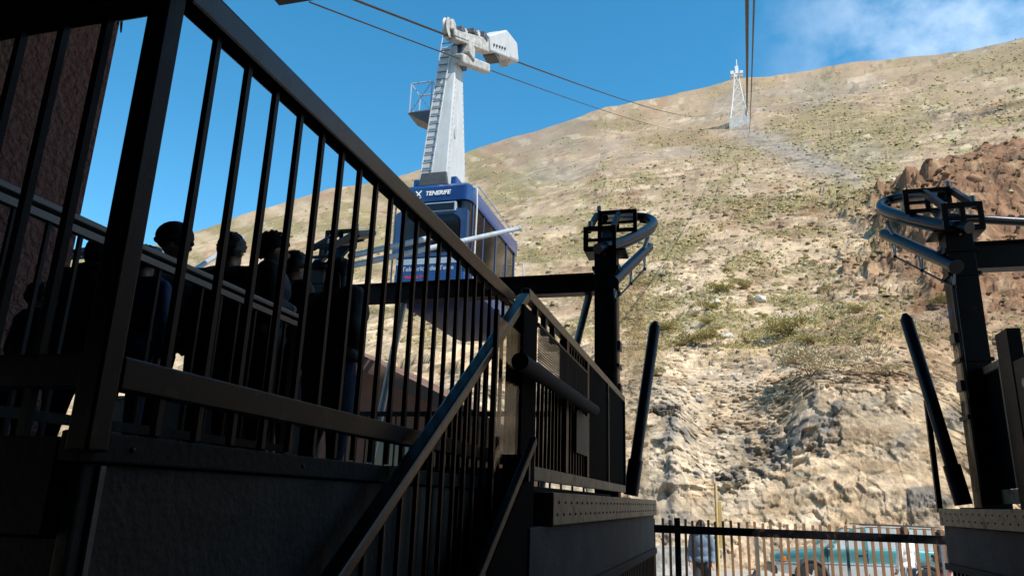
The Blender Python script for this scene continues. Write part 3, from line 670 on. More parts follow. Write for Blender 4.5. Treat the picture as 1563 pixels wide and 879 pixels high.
# ------------------------------------------------------------------ dock frames: column, bracket head, horn pipe, guide pipe, clear sheet, fender
def dock(label, sgn, X, extras=True, group=None, hk=1.):
    # sgn -1: column on the left side of its bay; +1: on the right side.  local x grows away from the bay centre
    t = thing('dock_frame', label, 'dock frame', (X, 10.3, 2.13), group)
    P = lambda u, y, z: (X+sgn*u, y, z)
    def bx(name, u0, u1, y0, y1, z0, z1, m='black_steel', par=None, bevel=.006):
        a_, b_ = sorted((X+sgn*u0, X+sgn*u1)); return MB().box(a_, b_, y0, y1, z0, z1).build(name, m, par or t, bevel=bevel)
    bx('column', -.16, .16, 10.16, 10.46, 2.13, 5.58)
    bx('base_plate', -.28, .28, 10.05, 10.6, 2.14, 2.17)
    for z_ in (5.32, 5.0, 3.9, 3.2): bx('flange', -.19, .19, 10.13, 10.49, z_, z_+.05)
    for z_ in (3.55, 4.15): bx('clamp', -.20, -.162, 10.2, 10.4, z_, z_+.13, 'machine_dark')
    MB().lathe([(0, .085), (.03, .085), (.03, .06), (.05, .055)], (X, 10.158, 4.58), 'y', 20).build('round_badge', 'dark_paint', t)
    hd = bx('head_plate', -.30, .30, 10.1, 10.52, 5.583, 5.615)
    # two open bracket frames standing on the head
    for (yy, zz, u0, u1) in ((10.14, 5.618, -.16, .32), (11.0, 6.2, -.38, .24)):
        f = MB()
        a_, b_ = sorted((X+sgn*u0, X+sgn*u1))
        f.box(a_, b_, yy, yy+.05, zz, zz+.06); f.box(a_, b_, yy, yy+.05, zz+.14, zz+.18); f.box(a_, b_, yy, yy+.05, zz+.30, zz+.37)
        f.box(a_, a_+.07, yy+.002, yy+.048, zz+.062, zz+.298); f.box(b_-.06, b_, yy+.002, yy+.048, zz+.062, zz+.298); f.box((a_+b_)/2-.03, (a_+b_)/2+.03, yy+.002, yy+.048, zz+.062, zz+.298)
        f.build('bracket_frame', 'black_steel', t, bevel=.004)
        MB().tube([(X+sgn*.22, yy+.02, zz+.37), (X+sgn*.22, yy+.02, zz+.45)], .035, 10).build('bracket_pin', 'grey_steel', t, smooth=True)
    for u_ in (-.1, .25): MB().bar(P(u_, 10.19, 5.94), P(u_, 11.0, 6.5), .06, .09).build('bracket_arm', 'black_steel', t)
    MB().bar(P(.05, 10.4, 5.63), P(.05, 11.0, 6.22), .2, .05).build('head_web', 'black_steel', t)
    # horn: a pipe that runs outward over the bay mouth and curls back to the rear bracket
    horn = [P(.1, 10.05, 5.60), P(-.1, 10.4, 5.77), P(-.33, 10.95, 6.07), P(-.5, 11.45, 6.35), P(-.6, 11.9, 6.61), P(-.58, 12.2, 6.80), P(-.44, 12.35, 6.93), P(-.2, 12.3, 6.95), P(.02, 12.0, 6.85), P(.12, 11.6, 6.68), P(.16, 11.1, 6.48)]
    horn = [(X+(h_[0]-X)*(hk if sgn*(h_[0]-X) < 0 else 1), h_[1], h_[2]) for h_ in horn]
    hp = []
    for i in range(len(horn)-1):
        p0 = Vector(horn[max(i-1, 0)]); p1 = Vector(horn[i]); p2 = Vector(horn[i+1]); p3 = Vector(horn[min(i+2, len(horn)-1)])
        for q in range(5):
            u = q/5; hp.append(.5*((2*p1)+(p2-p0)*u+(2*p0-5*p1+4*p2-p3)*u*u+(3*p1-p0-3*p2+p3)*u**3))
    hp.append(Vector(horn[-1]))
    MB().tube(hp, .078, 16).build('horn_pipe', 'pipe_paint', t, smooth=True)
    MB().tube([v+Vector((0, 0, .0))+Vector((-sgn*.02, 0, -.10)) for v in hp[2:34]], .02, 8).build('wear_strip', 'machine_dark', t, smooth=True)
    g0, g1 = Vector(P(-.12, 10.02, 5.08)), Vector(P(-.48, 11.9, 6.22))
    MB().tube([g0, g1], .082, 16).build('guide_pipe', 'pipe_paint', t, smooth=True)
    MB().tube([g0-(g1-g0).normalized()*.004, g0+(g1-g0).normalized()*.03], .094, 16).build('pipe_collar', 'pipe_paint', t, smooth=True)
    for w_ in (.25, .8): 
        q_ = g0.lerp(g1, w_); MB().tube([q_, Vector(P(-.02, 10.2+w_*.35, 5.6+.1*w_)) if w_ < .5 else Vector(P(-.5, 11.6, 6.3))], .035, 8).build('pipe_strut', 'grey_steel', t, smooth=True)
    rod = [g0.lerp(g1, .06)+Vector((0, 0, -.30)), g0.lerp(g1, .46)+Vector((0, 0, -.30)), g0.lerp(g1, .86)+Vector((0, 0, -.30))]
    MB().tube([rod[0], rod[2]], .014, 6).build('hanger_rod', 'dark_paint', t)
    for i, q_ in enumerate((.06, .46, .86)):
        b_ = MB(); w_ = (g1-g0).normalized()*.07
        b_.tube([g0.lerp(g1, q_)-w_+Vector((0, 0, -.06)), rod[i]], .013, 6); b_.tube([g0.lerp(g1, q_)+w_+Vector((0, 0, -.06)), rod[i]], .013, 6)
        b_.build('sheet_hanger', 'grey_steel', t); MB().ell(rod[i], (.03, .03, .03), 8, 6).build('hanger_knob', 'dark_paint', t)
    a_, b_ = Vector(rod[0]), Vector(rod[2]); n_ = Vector((-(b_-a_).y, (b_-a_).x, 0)).normalized()*.004
    zb = 2.35
    MB().add([a_-n_, b_-n_, Vector((b_.x, b_.y, zb))-n_, Vector((a_.x, a_.y, zb))-n_, a_+n_, b_+n_, Vector((b_.x, b_.y, zb))+n_, Vector((a_.x, a_.y, zb))+n_],
             [(0,1,2,3),(7,6,5,4),(0,4,5,1),(1,5,6,2),(2,6,7,3),(3,7,4,0)]).build('clear_sheet', 'acrylic', t)
    MB().tube([a_+Vector((0, 0, .0)), (a_.x, a_.y, zb)], .016, 8).build('sheet_edge_rod', 'dark_paint', t)
    if extras:
        f0, f1 = Vector(P(-.30, 10.35, 2.2)), Vector(P(-.66, 10.45, 4.52))
        MB().tube([f0, f0.lerp(f1, .2)], .10, 16).build('fender_socket', 'pipe_paint', t, smooth=True)
        MB().tube([f0.lerp(f1, .2), f1, f1+(f1-f0).normalized()*.08], [.078, .078, .03], 16).build('fender_pipe', 'pipe_paint', t, smooth=True)
    return t
dl = dock('dock column with curled guide pipe standing on the left plinth of the bay', -1, -1.45, hk=.92)
dr = dock('dock column with curled guide pipe at the right edge of the view', 1, 3.12, hk=.72)
dm = dock('distant dock column half hidden behind the rightmost waiting person', 1, -6.15, False)
df = dock('distant dock column on the far left bay behind the waiting crowd', -1, -11.7, False)
# tie beam between the two bays (bolted to both columns)
tb = thing('tie_beam', 'heavy black horizontal beam running left from the dock column', 'beam', (-3.8, 10.3, 5.15))
MB().box(-5.98, -1.63, 10.2, 10.42, 5.005, 5.025).build('flange', 'black_steel', tb); MB().box(-5.98, -1.63, 10.2, 10.42, 5.275, 5.295).build('flange', 'black_steel', tb)
MB().box(-5.98, -1.63, 10.29, 10.33, 5.0255, 5.2745).build('web', 'black_steel', tb)
for a_, b_ in (((-1.72, 10.36, 5.0), (-2.45, 10.55, 2.2)), ((-4.65, 10.36, 5.0), (-5.3, 10.9, 2.2))):
    MB().tube([a_, b_], .055, 12).build('brace_pipe', 'tie_pipe', tb, smooth=True)
tr = thing('tie_beam', 'black horizontal beam leaving the right dock column towards the right edge', 'beam', (4.2, 10.3, 5.3))
MB().box(3.285, 6.5, 10.2, 10.42, 5.10, 5.12).build('flange', 'black_steel', tr); MB().box(3.285, 6.5, 10.2, 10.42, 5.44, 5.46).build('flange', 'black_steel', tr)
MB().box(3.285, 6.5, 10.29, 10.33, 5.1205, 5.4395).build('web', 'black_steel', tr)
MB().tube([(3.2, 10.6, 5.95), (6.5, 11.3, 5.75)], .06, 12).build('upper_pipe', 'pipe_paint', tr, smooth=True)
# long pale guide pipes of the far bay
for lb, a_, b_ in (('pale grey guide pipe crossing in front of the cable car cabin', (-5.9, 10.9, 5.85), (-4.45, 16.5, 8.5)),
                   ('short grey guide pipe above the long pale one left of the cabin', (-5.95, 10.9, 6.02), (-5.25, 13.6, 7.35)),
                   ('grey guide pipe behind the heads of the waiting people', (-9.5, 11, 5.75), (-12.3, 16.5, 8.75))):
    g = thing('guide_pipe', lb, 'pipe', a_); MB().tube([a_, b_], .055, 12).build('pipe', 'tie_pipe', g, smooth=True)
    q = Vector(a_).lerp(Vector(b_), .98); MB().tube([q, b_], .062, 12).build('end_cap', 'grey_steel', g, smooth=True)

# right-hand gate beside the right column
g2 = thing('boarding_gate', 'dark solid boarding gate at the right edge of the view', 'gate', (3.2, 9.6, SLAB))
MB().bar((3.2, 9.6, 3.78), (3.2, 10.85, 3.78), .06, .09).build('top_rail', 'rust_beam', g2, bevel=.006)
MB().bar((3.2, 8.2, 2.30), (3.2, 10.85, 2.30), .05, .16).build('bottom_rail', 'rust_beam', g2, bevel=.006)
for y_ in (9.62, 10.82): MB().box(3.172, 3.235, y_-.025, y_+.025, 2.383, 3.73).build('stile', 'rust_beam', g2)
MB().box(3.19, 3.21, 9.65, 10.79, 2.385, 3.73).build('panel', 'matte_black', g2)
MB().box(3.16, 3.30, 9.2, 9.58, 2.14, 4.10).build('tall_post', 'black_steel', g2, bevel=.01)
MB().box(3.17, 3.40, 7.4, 9.197, 2.14, 3.72).build('cabinet', 'black_steel', g2, bevel=.01)
MB().lathe([(0, .05), (-.01, .05), (-.012, .03)], (3.168, 8.95, 3.45), 'x', 16).build('round_badge', 'grey_steel', g2)
sp = thing('ledge_post', 'thin dark post on a pale ledge left of the right gate', 'post', (2.75, 10.75, 2.15))
MB().box(2.62, 2.68, 10.7, 10.76, 2.153, 3.5).build('post', 'black_steel', sp)
MB().box(2.6, 3.1, 10.66, 10.8, 2.1, 2.152).build('ledge', 'alu_rail', sp)

# ================================================================== CABLE CAR
CAR_Y = 21.9
def rope_x(Y): return -9+.062*Y
def track_z(Y): return 7.160467+.471344*Y+.00025*Y*Y
def haul_z(Y): return 6.994198+.443569*Y+.000288*Y*Y
cw = thing('cable_car', 'blue cable car cabin with dark windows hanging from a white arm', 'cable car', (-8.02, CAR_Y, 8.1))
cx = -8.02
W2, Y0, Y1, ZB, ZT = 1.17, 19.5, 25.1, 8.05, 11.25
def rrect(w, d, r, n=5):   # rounded plan outline
    out = []
    for (sx_, sy_, a0) in ((1, -1, -90), (1, 1, 0), (-1, 1, 90), (-1, -1, 180)):
        for i in range(n+1):
            a = R(a0+90*i/n); out.append((sx_*(w-r)+r*math.cos(a), sy_*(d-r)+r*math.sin(a)))
    return out
def ring_loft(rings, cyc):
    b = MB(); n = len(rings[0][0])
    vs = []; fs = []
    for (pl_, z) in rings: vs += [(cx+p[0], cyc+p[1], z) for p in pl_]
    for i in range(len(rings)-1):
        for q in range(n): fs.append((i*n+q, i*n+(q+1) % n, (i+1)*n+(q+1) % n, (i+1)*n+q))
    fs += [tuple(reversed(range(n))), tuple(range((len(rings)-1)*n, len(rings)*n))]
    return b.add(vs, fs)
CY = (Y0+Y1)/2; D2 = (Y1-Y0)/2
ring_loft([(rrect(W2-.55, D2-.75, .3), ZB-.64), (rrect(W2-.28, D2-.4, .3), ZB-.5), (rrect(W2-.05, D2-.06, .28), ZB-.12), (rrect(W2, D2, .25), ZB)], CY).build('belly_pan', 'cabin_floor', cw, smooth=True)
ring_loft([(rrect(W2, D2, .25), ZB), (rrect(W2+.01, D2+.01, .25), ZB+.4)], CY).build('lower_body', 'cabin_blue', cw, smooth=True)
ring_loft([(rrect(W2-.02, D2-.02, .24), ZB+.403), (rrect(W2-.02, D2-.02, .24), ZT-.55)], CY).build('window_band', 'dark_glass', cw, smooth=True)
ring_loft([(rrect(W2+.03, D2+.05, .25), ZT-.547), (rrect(W2+.05, D2+.08, .25), ZT-.1), (rrect(W2-.02, D2, .25), ZT)], CY).build('roof_band', 'cabin_blue', cw, smooth=True)
ring_loft([(rrect(W2-.2, D2-.25, .25), ZT+.002), (rrect(W2-.3, D2-.4, .25), ZT+.16)], CY).build('roof_deck', 'cabin_grey', cw, smooth=True)
fy = Y0
# front: display box, windscreen with rounded frame, lower panel with lettering
dsp = MB().prism([(cx-.85, ZT-.62), (cx+.78, ZT-.62), (cx+.78, ZT-.92), (cx-.85, ZT-.92)], 'y', fy-.10, fy+.1).build('display_frame', 'cabin_grey', cw, bevel=.015)
MB().box(cx-.80, cx+.73, fy-.112, fy-.09, ZT-.88, ZT-.66).build('display', 'dark_glass', dsp)
def frame2d(outer, inner, y0_, y1_, name, m, par):
    n = len(outer); b = MB(); vs = [(p[0], y0_, p[1]) for p in outer]+[(p[0], y0_, p[1]) for p in inner]+[(p[0], y1_, p[1]) for p in outer]+[(p[0], y1_, p[1]) for p in inner]
    fs = []
    for q in range(n):
        r = (q+1) % n
        fs += [(q, r, n+r, n+q), (2*n+q, 3*n+q, 3*n+r, 2*n+r), (q, 2*n+q, 2*n+r, r), (n+q, n+r, 3*n+r, 3*n+q)]
    return b.add(vs, fs).build(name, m, par, smooth=False)
zc_ = ZB+1.62; hh = .72
outer = [(cx+p[0], zc_+p[1]) for p in rrect(W2-.02, hh+.02, .1)]; inner = [(cx+p[0], zc_-.02+p[1]) for p in rrect(W2-.22, hh-.12, .3)]
frame2d(outer, inner, fy-.06, fy+.12, 'windscreen_frame', 'cabin_navy', cw)
MB().box(cx-W2+.2, cx+W2-.2, fy-.035, fy-.02, zc_-hh+.05, zc_+hh-.05).build('windscreen', 'dark_glass', cw)
MB().bar((cx-.25, fy-.05, zc_-.6), (cx+.45, fy-.05, zc_+.05), .02, .02).build('wiper', 'rubber', cw)
fp = MB().box(cx-W2+.12, cx+W2-.12, fy-.045, fy-.003, ZB+.12, ZB+.86).build('front_panel', 'cabin_blue', cw, bevel=.02)
MB().box(cx-W2+.14, cx+W2-.14, fy-.055, fy-.0455, ZB+.66, ZB+.84).build('white_stripe', 'cabin_grey', fp)
def letter(body, size, x, z, m, par, y_, shear=0, bold=0):
    me = text_mesh(body, size, shear, bold); me.materials.clear(); me.materials.append(MATS[m])
    o = bpy.data.objects.new('lettering', me); COL.objects.link(o); o.parent = par; o.rotation_euler = (R(90), 0, 0); o.location = Vector((x, y_, z))-wloc(par); return o
letter('TENERIFE', .19, cx+.16, ZT-.30, 'print_white', cw, fy-.075, .25, .006)
lg = MB()
lg.bar((cx-.56, fy-.082, ZT-.41), (cx-.36, fy-.082, ZT-.19), .012, .04); lg.bar((cx-.54, fy-.084, ZT-.2), (cx-.39, fy-.084, ZT-.36), .012, .04)
lg.tube([(cx-.60+.24*t/1.5, fy-.084, ZT-.40-.06*math.sin(t*2.1)) for t in np.linspace(0, 1.5, 8)], .018, 6)
lg.build('emblem', 'print_white', cw)
letter('Teleférico del Teide', .2, cx-.02, ZB+.52, 'print_shaded', fp, fy-.048, 0, .003)
letter('Volcano Teide', .13, cx-.35, ZB+.27, 'print_red', fp, fy-.048, 0, .004)
# side: mullions, sill, grab tubes
for s_ in (1, -1):
    for y_ in (Y0+.42, Y0+1.5, Y0+2.9, Y0+4.2, Y1-.35):
        MB().box(cx+s_*(W2-.03)-.012, cx+s_*(W2-.03)+.022*s_+.012, y_-.04, y_+.04, ZB+.405, ZT-.55).build('mullion', 'cabin_navy', cw)
    MB().tube([(cx+s_*(W2+.14), Y0+.25, ZB+.1), (cx+s_*(W2+.16), Y0+.25, ZT-.7), (cx+s_*(W2+.13), Y0+.25, ZT-.12), (cx+s_*(W2-.1), Y0+.25, ZT+.0)], .03, 8).build('grab_tube', 'white_paint', cw, smooth=True)
    MB().tube([(cx+s_*(W2+.02), Y1-.25, ZT-.95), (cx+s_*(W2+.30), Y1-.25, ZT-.9), (cx+s_*(W2+.33), Y1-.25, ZT-1.2), (cx+s_*(W2+.33), Y1-.25, ZB-.1), (cx+s_*(W2-.02), Y1-.25, ZB-.14)], .028, 8).build('rear_guard_tube', 'white_paint', cw, smooth=True)
    MB().tube([(cx+s_*(W2-.05), Y0+.8, ZT+.02), (cx+s_*(W2-.02), Y0+.8, ZT+.22), (cx+s_*(W2-.02), Y1-.6, ZT+.22), (cx+s_*(W2-.05), Y1-.6, ZT+.02)], .022, 6).build('roof_rail', 'cabin_grey', cw, smooth=True)
# passengers' lit far window strip: real glass at the rear
# hanger arm: tapered box, ladder, bolts
ax = -8.15; ht = 16.75
def arm_sec(z):
    t = (z-ZT)/(ht-ZT); return (.30-.03*t, 20.0+.42*t, 22.1-1.15*t, .66-.38*t)
vs = []
for z in (ZT+.05, ZT+2, ht):
    w_, a_, b_, l_ = arm_sec(z); vs += [(ax-l_, a_, z), (ax+w_, a_, z), (ax+w_, b_, z), (ax-l_, b_, z)]
fs = [(0,3,2,1), (8,9,10,11)]
for k in (0, 4): fs += [(k,k+1,k+5,k+4), (k+1,k+2,k+6,k+5), (k+2,k+3,k+7,k+6), (k+3,k,k+4,k+7)]
arm = MB().add(vs, fs).build('hanger_arm', 'white_paint', cw, bevel=.03)
sk = MB()
for s_ in (-1, 1): sk.box(ax+s_*.62-.1, ax+s_*.62+.1, 19.85, 22.2, ZT+.05, ZT+.42)
sk.build('arm_foot', 'cabin_blue', cw, bevel=.04)
MB().prism([(ax-.5, ZT+.1), (ax+.5, ZT+.1), (ax+.42, ZT+.55), (ax-.42, ZT+.55)], 'y', 19.72, 19.8).build('foot_cover', 'machine_dark', cw, bevel=.03)
ld = MB()
def lad(z): t = (z-ZT)/(ht-ZT); return 19.93+.42*t
lx = lambda z: ax-.40+.30*(z-ZT)/(ht-ZT)
for s_ in (-.18, .18): ld.tube([(lx(ZT+.3)+s_, lad(ZT+.3), ZT+.3), (lx(ht+.9)+s_, lad(ht+.9), ht+.9)], .02, 6)
ldo = ld.build('ladder', 'galv', arm)
rung = MB().box(-.18, .18, -.013, .013, -.013, .013).mesh('rung', 'machine_dark')
for i in range(20):
    z_ = ZT+.45+i*.285; inst('rung', rung, ldo, (lx(z_), lad(z_), z_))
bt = MB().lathe([(0, .022), (.014, .02), (.018, .008)], (0, 0, 0), 'x', 6).mesh('bolt', 'galv')
for i in range(26):
    z_ = ZT+.3+i*.2; w_, a_, b_, l_ = arm_sec(z_)
    for yy in (b_-.1, a_+.12): inst('bolt', bt, arm, (ax+w_, yy, z_))
# cage platform on the left of the arm
cg = MB(); A = [(-9.72, 21.0), (-8.95, 21.0), (-8.95, 21.8), (-9.72, 21.8)]; zb_, zt_ = 14.72, 15.85
for (x_, y_) in A: cg.tube([(x_, y_, zb_), (x_, y_, zt_)], .028, 6)
for z_ in (zb_+.03, zt_):
    for i in range(4): cg.tube([(*A[i], z_), (*A[(i+1) % 4], z_)], .028, 6)
cg.tube([(*A[0], zb_), (*A[1], zt_)], .018, 6); cg.tube([(*A[0], zt_), (*A[1], zb_)], .018, 6)
cgo = cg.build('work_cage', 'cabin_grey', cw, smooth=True)
MB().add([(-9.76, 20.95, zb_-.03), (-8.46, 20.95, zb_-.03), (-8.46, 21.6, zb_-.03), (-9.76, 21.85, zb_-.03), (-8.5, 21.0, zb_-.8), (-8.5, 21.6, zb_-.8)],
         [(0,1,2,3), (0,3,5,4), (0,4,1), (3,2,5), (1,4,5,2)]).build('cage_floor', 'machine_dark', cw)
# carriage riding the track rope
tu = Vector((.062, 1, track_z(22)-track_z(21))).normalized()
def on_rope(Y, dz=0, dx=0): return Vector((rope_x(Y)+dx, Y, track_z(Y)+dz))
nu_ = Vector((0, -tu.z, tu.y))
cr = MB()
def quadbeam(p0, p1, w0, h0, w1, h1):
    vs = []
    for p, w_, h_ in ((p0, w0, h0), (p1, w1, h1)):
        for i, j in ((-1,-1),(1,-1),(1,1),(-1,1)): vs.append(p+Vector((i*w_/2, 0, 0))+nu_*(j*h_/2))
    return vs, [(0,1,2,3),(7,6,5,4),(0,4,5,1),(1,5,6,2),(2,6,7,3),(3,7,4,0)]
cr.add(*quadbeam(on_rope(19.5, .05), on_rope(22.4, .12), .36, .3, .44, .5))
carr = cr.build('carriage_beam', 'dirty_white', cw, bevel=.03)
fa = MB(); fa.add(*quadbeam(on_rope(22.3, .2), on_rope(24.0, .42), .56, .55, .76, 1.08)); fo = fa.build('fairing', 'white_paint', carr, bevel=.05)
fb = MB(); fb.add(*quadbeam(on_rope(24.02, .42), on_rope(25.3, .26), .76, 1.08, .66, .8)); fb.build('fairing', 'white_paint', carr, bevel=.1)
wl = MB().lathe([(-.05, .2), (-.05, .23), (-.02, .19), (.02, .19), (.05, .23), (.05, .2)], (0, 0, 0), 'x', 20).mesh('roller', 'machine_dark')
for i in range(14):
    y_ = 19.45+i*.42; p = on_rope(y_, .2); inst('roller', wl, carr, p)
for dx in (-.18, .18): MB().bar(on_rope(19.35, .12, dx), on_rope(25.3, .02, dx), .05, .22).build('roller_plate', 'dirty_white', carr, bevel=.01)
for i, (y_, dz, sx_, sy_, sz_) in enumerate(((19.5, .3, .26, .4, .35), (20.2, .32, .34, .3, .25), (20.6, .36, .2, .2, .2), (21.2, .38, .42, .5, .22), (21.6, .42, .3, .2, .3), (22.0, .42, .5, .35, .28), (20.8, -.35, .5, .6, .5), (23.2, -.2, .5, .6, .25), (24.4, -.15, .4, .7, .22))):
    p = on_rope(y_, dz); MB().box(p.x-sx_/2, p.x+sx_/2, p.y-sy_/2, p.y+sy_/2, p.z-sz_/2, p.z+sz_/2).build('machinery', ('dirty_white', 'machine_dark')[i % 2], carr, bevel=.04)
for y_ in (19.3, 19.62): MB().lathe([(-.06, .28), (-.06, .33), (0, .29), (.06, .33), (.06, .28)], on_rope(y_, .28), 'x', 20).build('rope_pulley', 'dirty_white', carr, smooth=True)
for i in range(5): MB().box(on_rope(22.6+i*.25).x+.30+.014*i, on_rope(22.6+i*.25).x+.345+.014*i, 22.56+i*.25, 22.64+i*.25, track_z(22.6+i*.25)+.14, track_z(22.6+i*.25)+.2).build('vent', 'machine_dark', fo)
# haul rope clamp
hc = MB(); p0 = Vector((rope_x(20.2)+.02, 20.2, haul_z(20.2))); p1 = Vector((rope_x(22.7)+.02, 22.7, haul_z(22.7)))
hc.add(*[[p+Vector((i*.16, 0, 0))+nu_*(j*.17) for p in (p0, p1) for i, j in ((-1,-1),(1,-1),(1,1),(-1,1))], [(0,1,2,3),(7,6,5,4),(0,4,5,1),(1,5,6,2),(2,6,7,3),(3,7,4,0)]])
MB().box(ax-.02, ax+.42, 20.45, 21.1, ht-.62, ht+.05).build('motor_housing', 'cabin_navy', cw, bevel=.04)
MB().prism([(20.6+.12*math.cos(a), 13.6+.22*math.sin(a)) for a in np.linspace(0, 2*math.pi, 16, endpoint=False)], 'x', ax+.27, ax+.315).build('hatch', 'galv', arm)
hc.build('haul_clamp', 'dirty_white', cw, bevel=.06)
MB().bar((ax, 20.9, ht-.3), on_rope(20.8, -.1), .5, .6, (0, 1, 0)).build('pivot_block', 'machine_dark', cw, bevel=.04)

# ------------------------------------------------------------------ ropes
def rope(label, xf, zf, r, y0_):
    ys = np.concatenate([np.linspace(y0_, 40, 30), np.geomspace(41, 470, 60)])
    o = MB().tube([(xf(y), y, zf(y)) for y in ys], [max(r, r) for y in ys], 6).build('cable', 'rope', None, smooth=True)
    tag(o, label, 'cable', 'ropeway cables')
rope('thick upper carrying cable that the cable car hangs from', rope_x, track_z, .034, 11.5)
rope('thin lower haul cable below the thick one at the cable car', lambda Y: rope_x(Y)+.02, haul_z, .02, 12.2)
rope('left thick cable running overhead down the middle to the far pylon', lambda Y: .24+.058*Y, lambda Y: 7.15+.466*Y+.000235*Y*Y, .036, 6.5)
rope('second thick cable right beside the left one, middle of the sky', lambda Y: .28+.0585*Y, lambda Y: 7.15+.466*Y+.000235*Y*Y, .034, 6.5)
rope('thin right cable running overhead down the middle to the far pylon', lambda Y: .38+.0582*Y, lambda Y: 6.9+.428*Y+.000285*Y*Y, .026, 6.5)

# ------------------------------------------------------------------ far lattice pylon on a white block foundation
py = thing('ropeway_pylon', 'white lattice steel pylon on a pale foundation high on the slope', 'pylon', (23.5, 470, 246))
px_, pyy, pz = 23.4, 470, 249.5
MB().prism([(px_-7.0, 240), (px_+7.0, 240), (px_+6.4, 251.8), (px_+1, 251.0), (px_-2, 250.6), (px_-6.4, 249.0)], 'y', pyy-6, pyy+6).build('foundation', 'foundation_white', py)
lv = [(250, 5.6), (257, 4.6), (264, 3.6), (271, 2.7), (278, 1.9), (286, 1.5)]
b = MB()
for s1, s2 in ((-1, -1), (1, -1), (1, 1), (-1, 1)):
    b2 = MB().tube([(px_+s1*w, pyy+s2*w, z) for z, w in lv], .34, 6).build('leg', 'tower_white', py)
for i in range(len(lv)-1):
    (z0, w0), (z1, w1) = lv[i], lv[i+1]
    for f in range(4):
        c0 = [(-1,-1),(1,-1),(1,1),(-1,1)][f]; c1 = [(-1,-1),(1,-1),(1,1),(-1,1)][(f+1) % 4]
        q = lambda c, w, z: (px_+c[0]*w, pyy+c[1]*w, z)
        m_ = MB(); m_.tube([q(c0, w0, z0), q(c1, w1, z1)], .2, 5); m_.tube([q(c1, w0, z0), q(c0, w1, z1)], .2, 5); m_.tube([q(c0, w1, z1), q(c1, w1, z1)], .2, 5)
        m_.build('bracing', 'tower_white', py)
MB().box(px_-3.6, px_+4.0, pyy-1.6, pyy+1.6, 283.6, 285.0).build('crossarm', 'tower_white', py)
MB().box(px_-3.8, px_-1.6, pyy-3, pyy+3, 285.002, 287.4).build('rope_saddle', 'tower_white', py); MB().box(px_+2.2, px_+4.3, pyy-3, pyy+3, 285.002, 287.0).build('rope_saddle', 'tower_white', py)
MB().box(px_-.7, px_+1.5, pyy-1, pyy+1, 286.002, 292).build('head', 'tower_white', py); MB().tube([(px_+.6, pyy, 291), (px_+.6, pyy, 297.5)], .3, 6).build('mast', 'tower_white', py)

# ------------------------------------------------------------------ terracotta house below the far bay
hs_ = thing('terracotta_house', 'low terracotta house with brown sloping roof behind the platform railings', 'house', (-8.2, 15.5, 0))
HY0 = 14.4
MB().prism([(-12, 0), (-4.35, 0), (-4.35, 3.32), (-8.2, 5.1), (-12, 3.32)], 'y', HY0, HY0+5).build('wall', 'terracotta', hs_)
for s_ in (-1, 1):
    x1 = -8.2+s_*4.35
    MB().prism([(-8.2, 5.12), (x1, 3.13), (x1, 3.42), (-8.2, 5.42)], 'y', HY0-.75, HY0+5.4).build('roof', 'roof_brown', hs_)
w = MB().box(-6.9, -6.1, HY0-.05, HY0-.003, 2.6, 3.4).build('window', 'white_paint', hs_); MB().box(-6.83, -6.17, HY0-.058, HY0-.0505, 2.67, 3.33).build('pane', 'dark_glass', w)
d_ = MB().box(-5.6, -4.75, HY0-.05, HY0-.003, .05, 2.2).build('door', 'roof_brown', hs_); MB().box(-4.9, -4.86, HY0-.1, HY0-.0505, 1.0, 1.14).build('handle', 'galv', d_)
MB().box(-12, -4.35, HY0-.02, HY0-.001, 0, .45).build('base_band', 'dirty_white', hs_)

# ================================================================== YARD: fence, barrier, pole, car
FY = 12.5
gr_ = thing('guard_rail', 'dark horizontal guard rail on a thick post across the mouth of the bay', 'railing', (1, FY, 0))
MB().box(-3.0, 3.6, FY-.075, FY-.025, 1.665, 1.785).build('rail', 'dark_paint', gr_, bevel=.006)
for x_ in (-.66, -2.6): MB().box(x_-.045, x_+.045, FY-.165, FY-.078, 0, 1.9).build('post', 'dark_paint', gr_, bevel=.005)
for x_ in (.52, 1.78, 3.04): MB().box(x_-.02, x_+.02, FY-.07, FY-.03, 0, 1.66).build('support', 'grey_steel', gr_)
PY = 13.4
fn = thing('picket_fence', 'brown picket fence just behind the dark guard rail', 'fence', (1, PY, 0))
for z_ in (.3, .8): MB().box(-3.2, 4.3, PY+.024, PY+.06, z_-.03, z_+.03).build('rail', 'picket_wood', fn)
pk_me = [MB().box(-.021, .021, -.022, .022, .05, 1.845+.012*i).mesh('picket', 'picket_wood') for i in range(3)]
for i in range(60):
    o = inst('picket', pk_me[(i*7) % 3], fn, (-3.1+.1255*i, PY, 0)); o.rotation_euler = (0, random.uniform(-.008, .008), 0)
lw = thing('road_barrier', 'low grey concrete barrier along the road behind the fence, left side', 'barrier', (-3, 24.8, 0))
for i in range(3): MB().prism([(24.6, 0), (25.1, 0), (24.98, .3), (24.92, .85), (24.78, .85), (24.72, .3)], 'x', -6.6+i*1.95, -4.7+i*1.95).build('segment', 'dirty_white', lw, bevel=.02)
yp = thing('yellow_post', 'yellow marker post with narrow board against the rock wall', 'post', (-.05, 19, 0))
MB().tube([(-.09, 19, 0), (-.09, 19, 2.62)], .035, 10).build('pole', 'yellow_paint', yp, smooth=True)
MB().box(-.055, .03, 18.985, 19.015, 1.15, 2.2).build('board', 'yellow_paint', yp, bevel=.006)
MB().box(-.05, .1, 18.9, 19.1, .0, .5).build('base', 'dirty_white', yp, bevel=.02)
tg = thing('rubbish_bags', 'dark rubbish bag by the yellow post', 'bag', (.75, 20.5, 0))
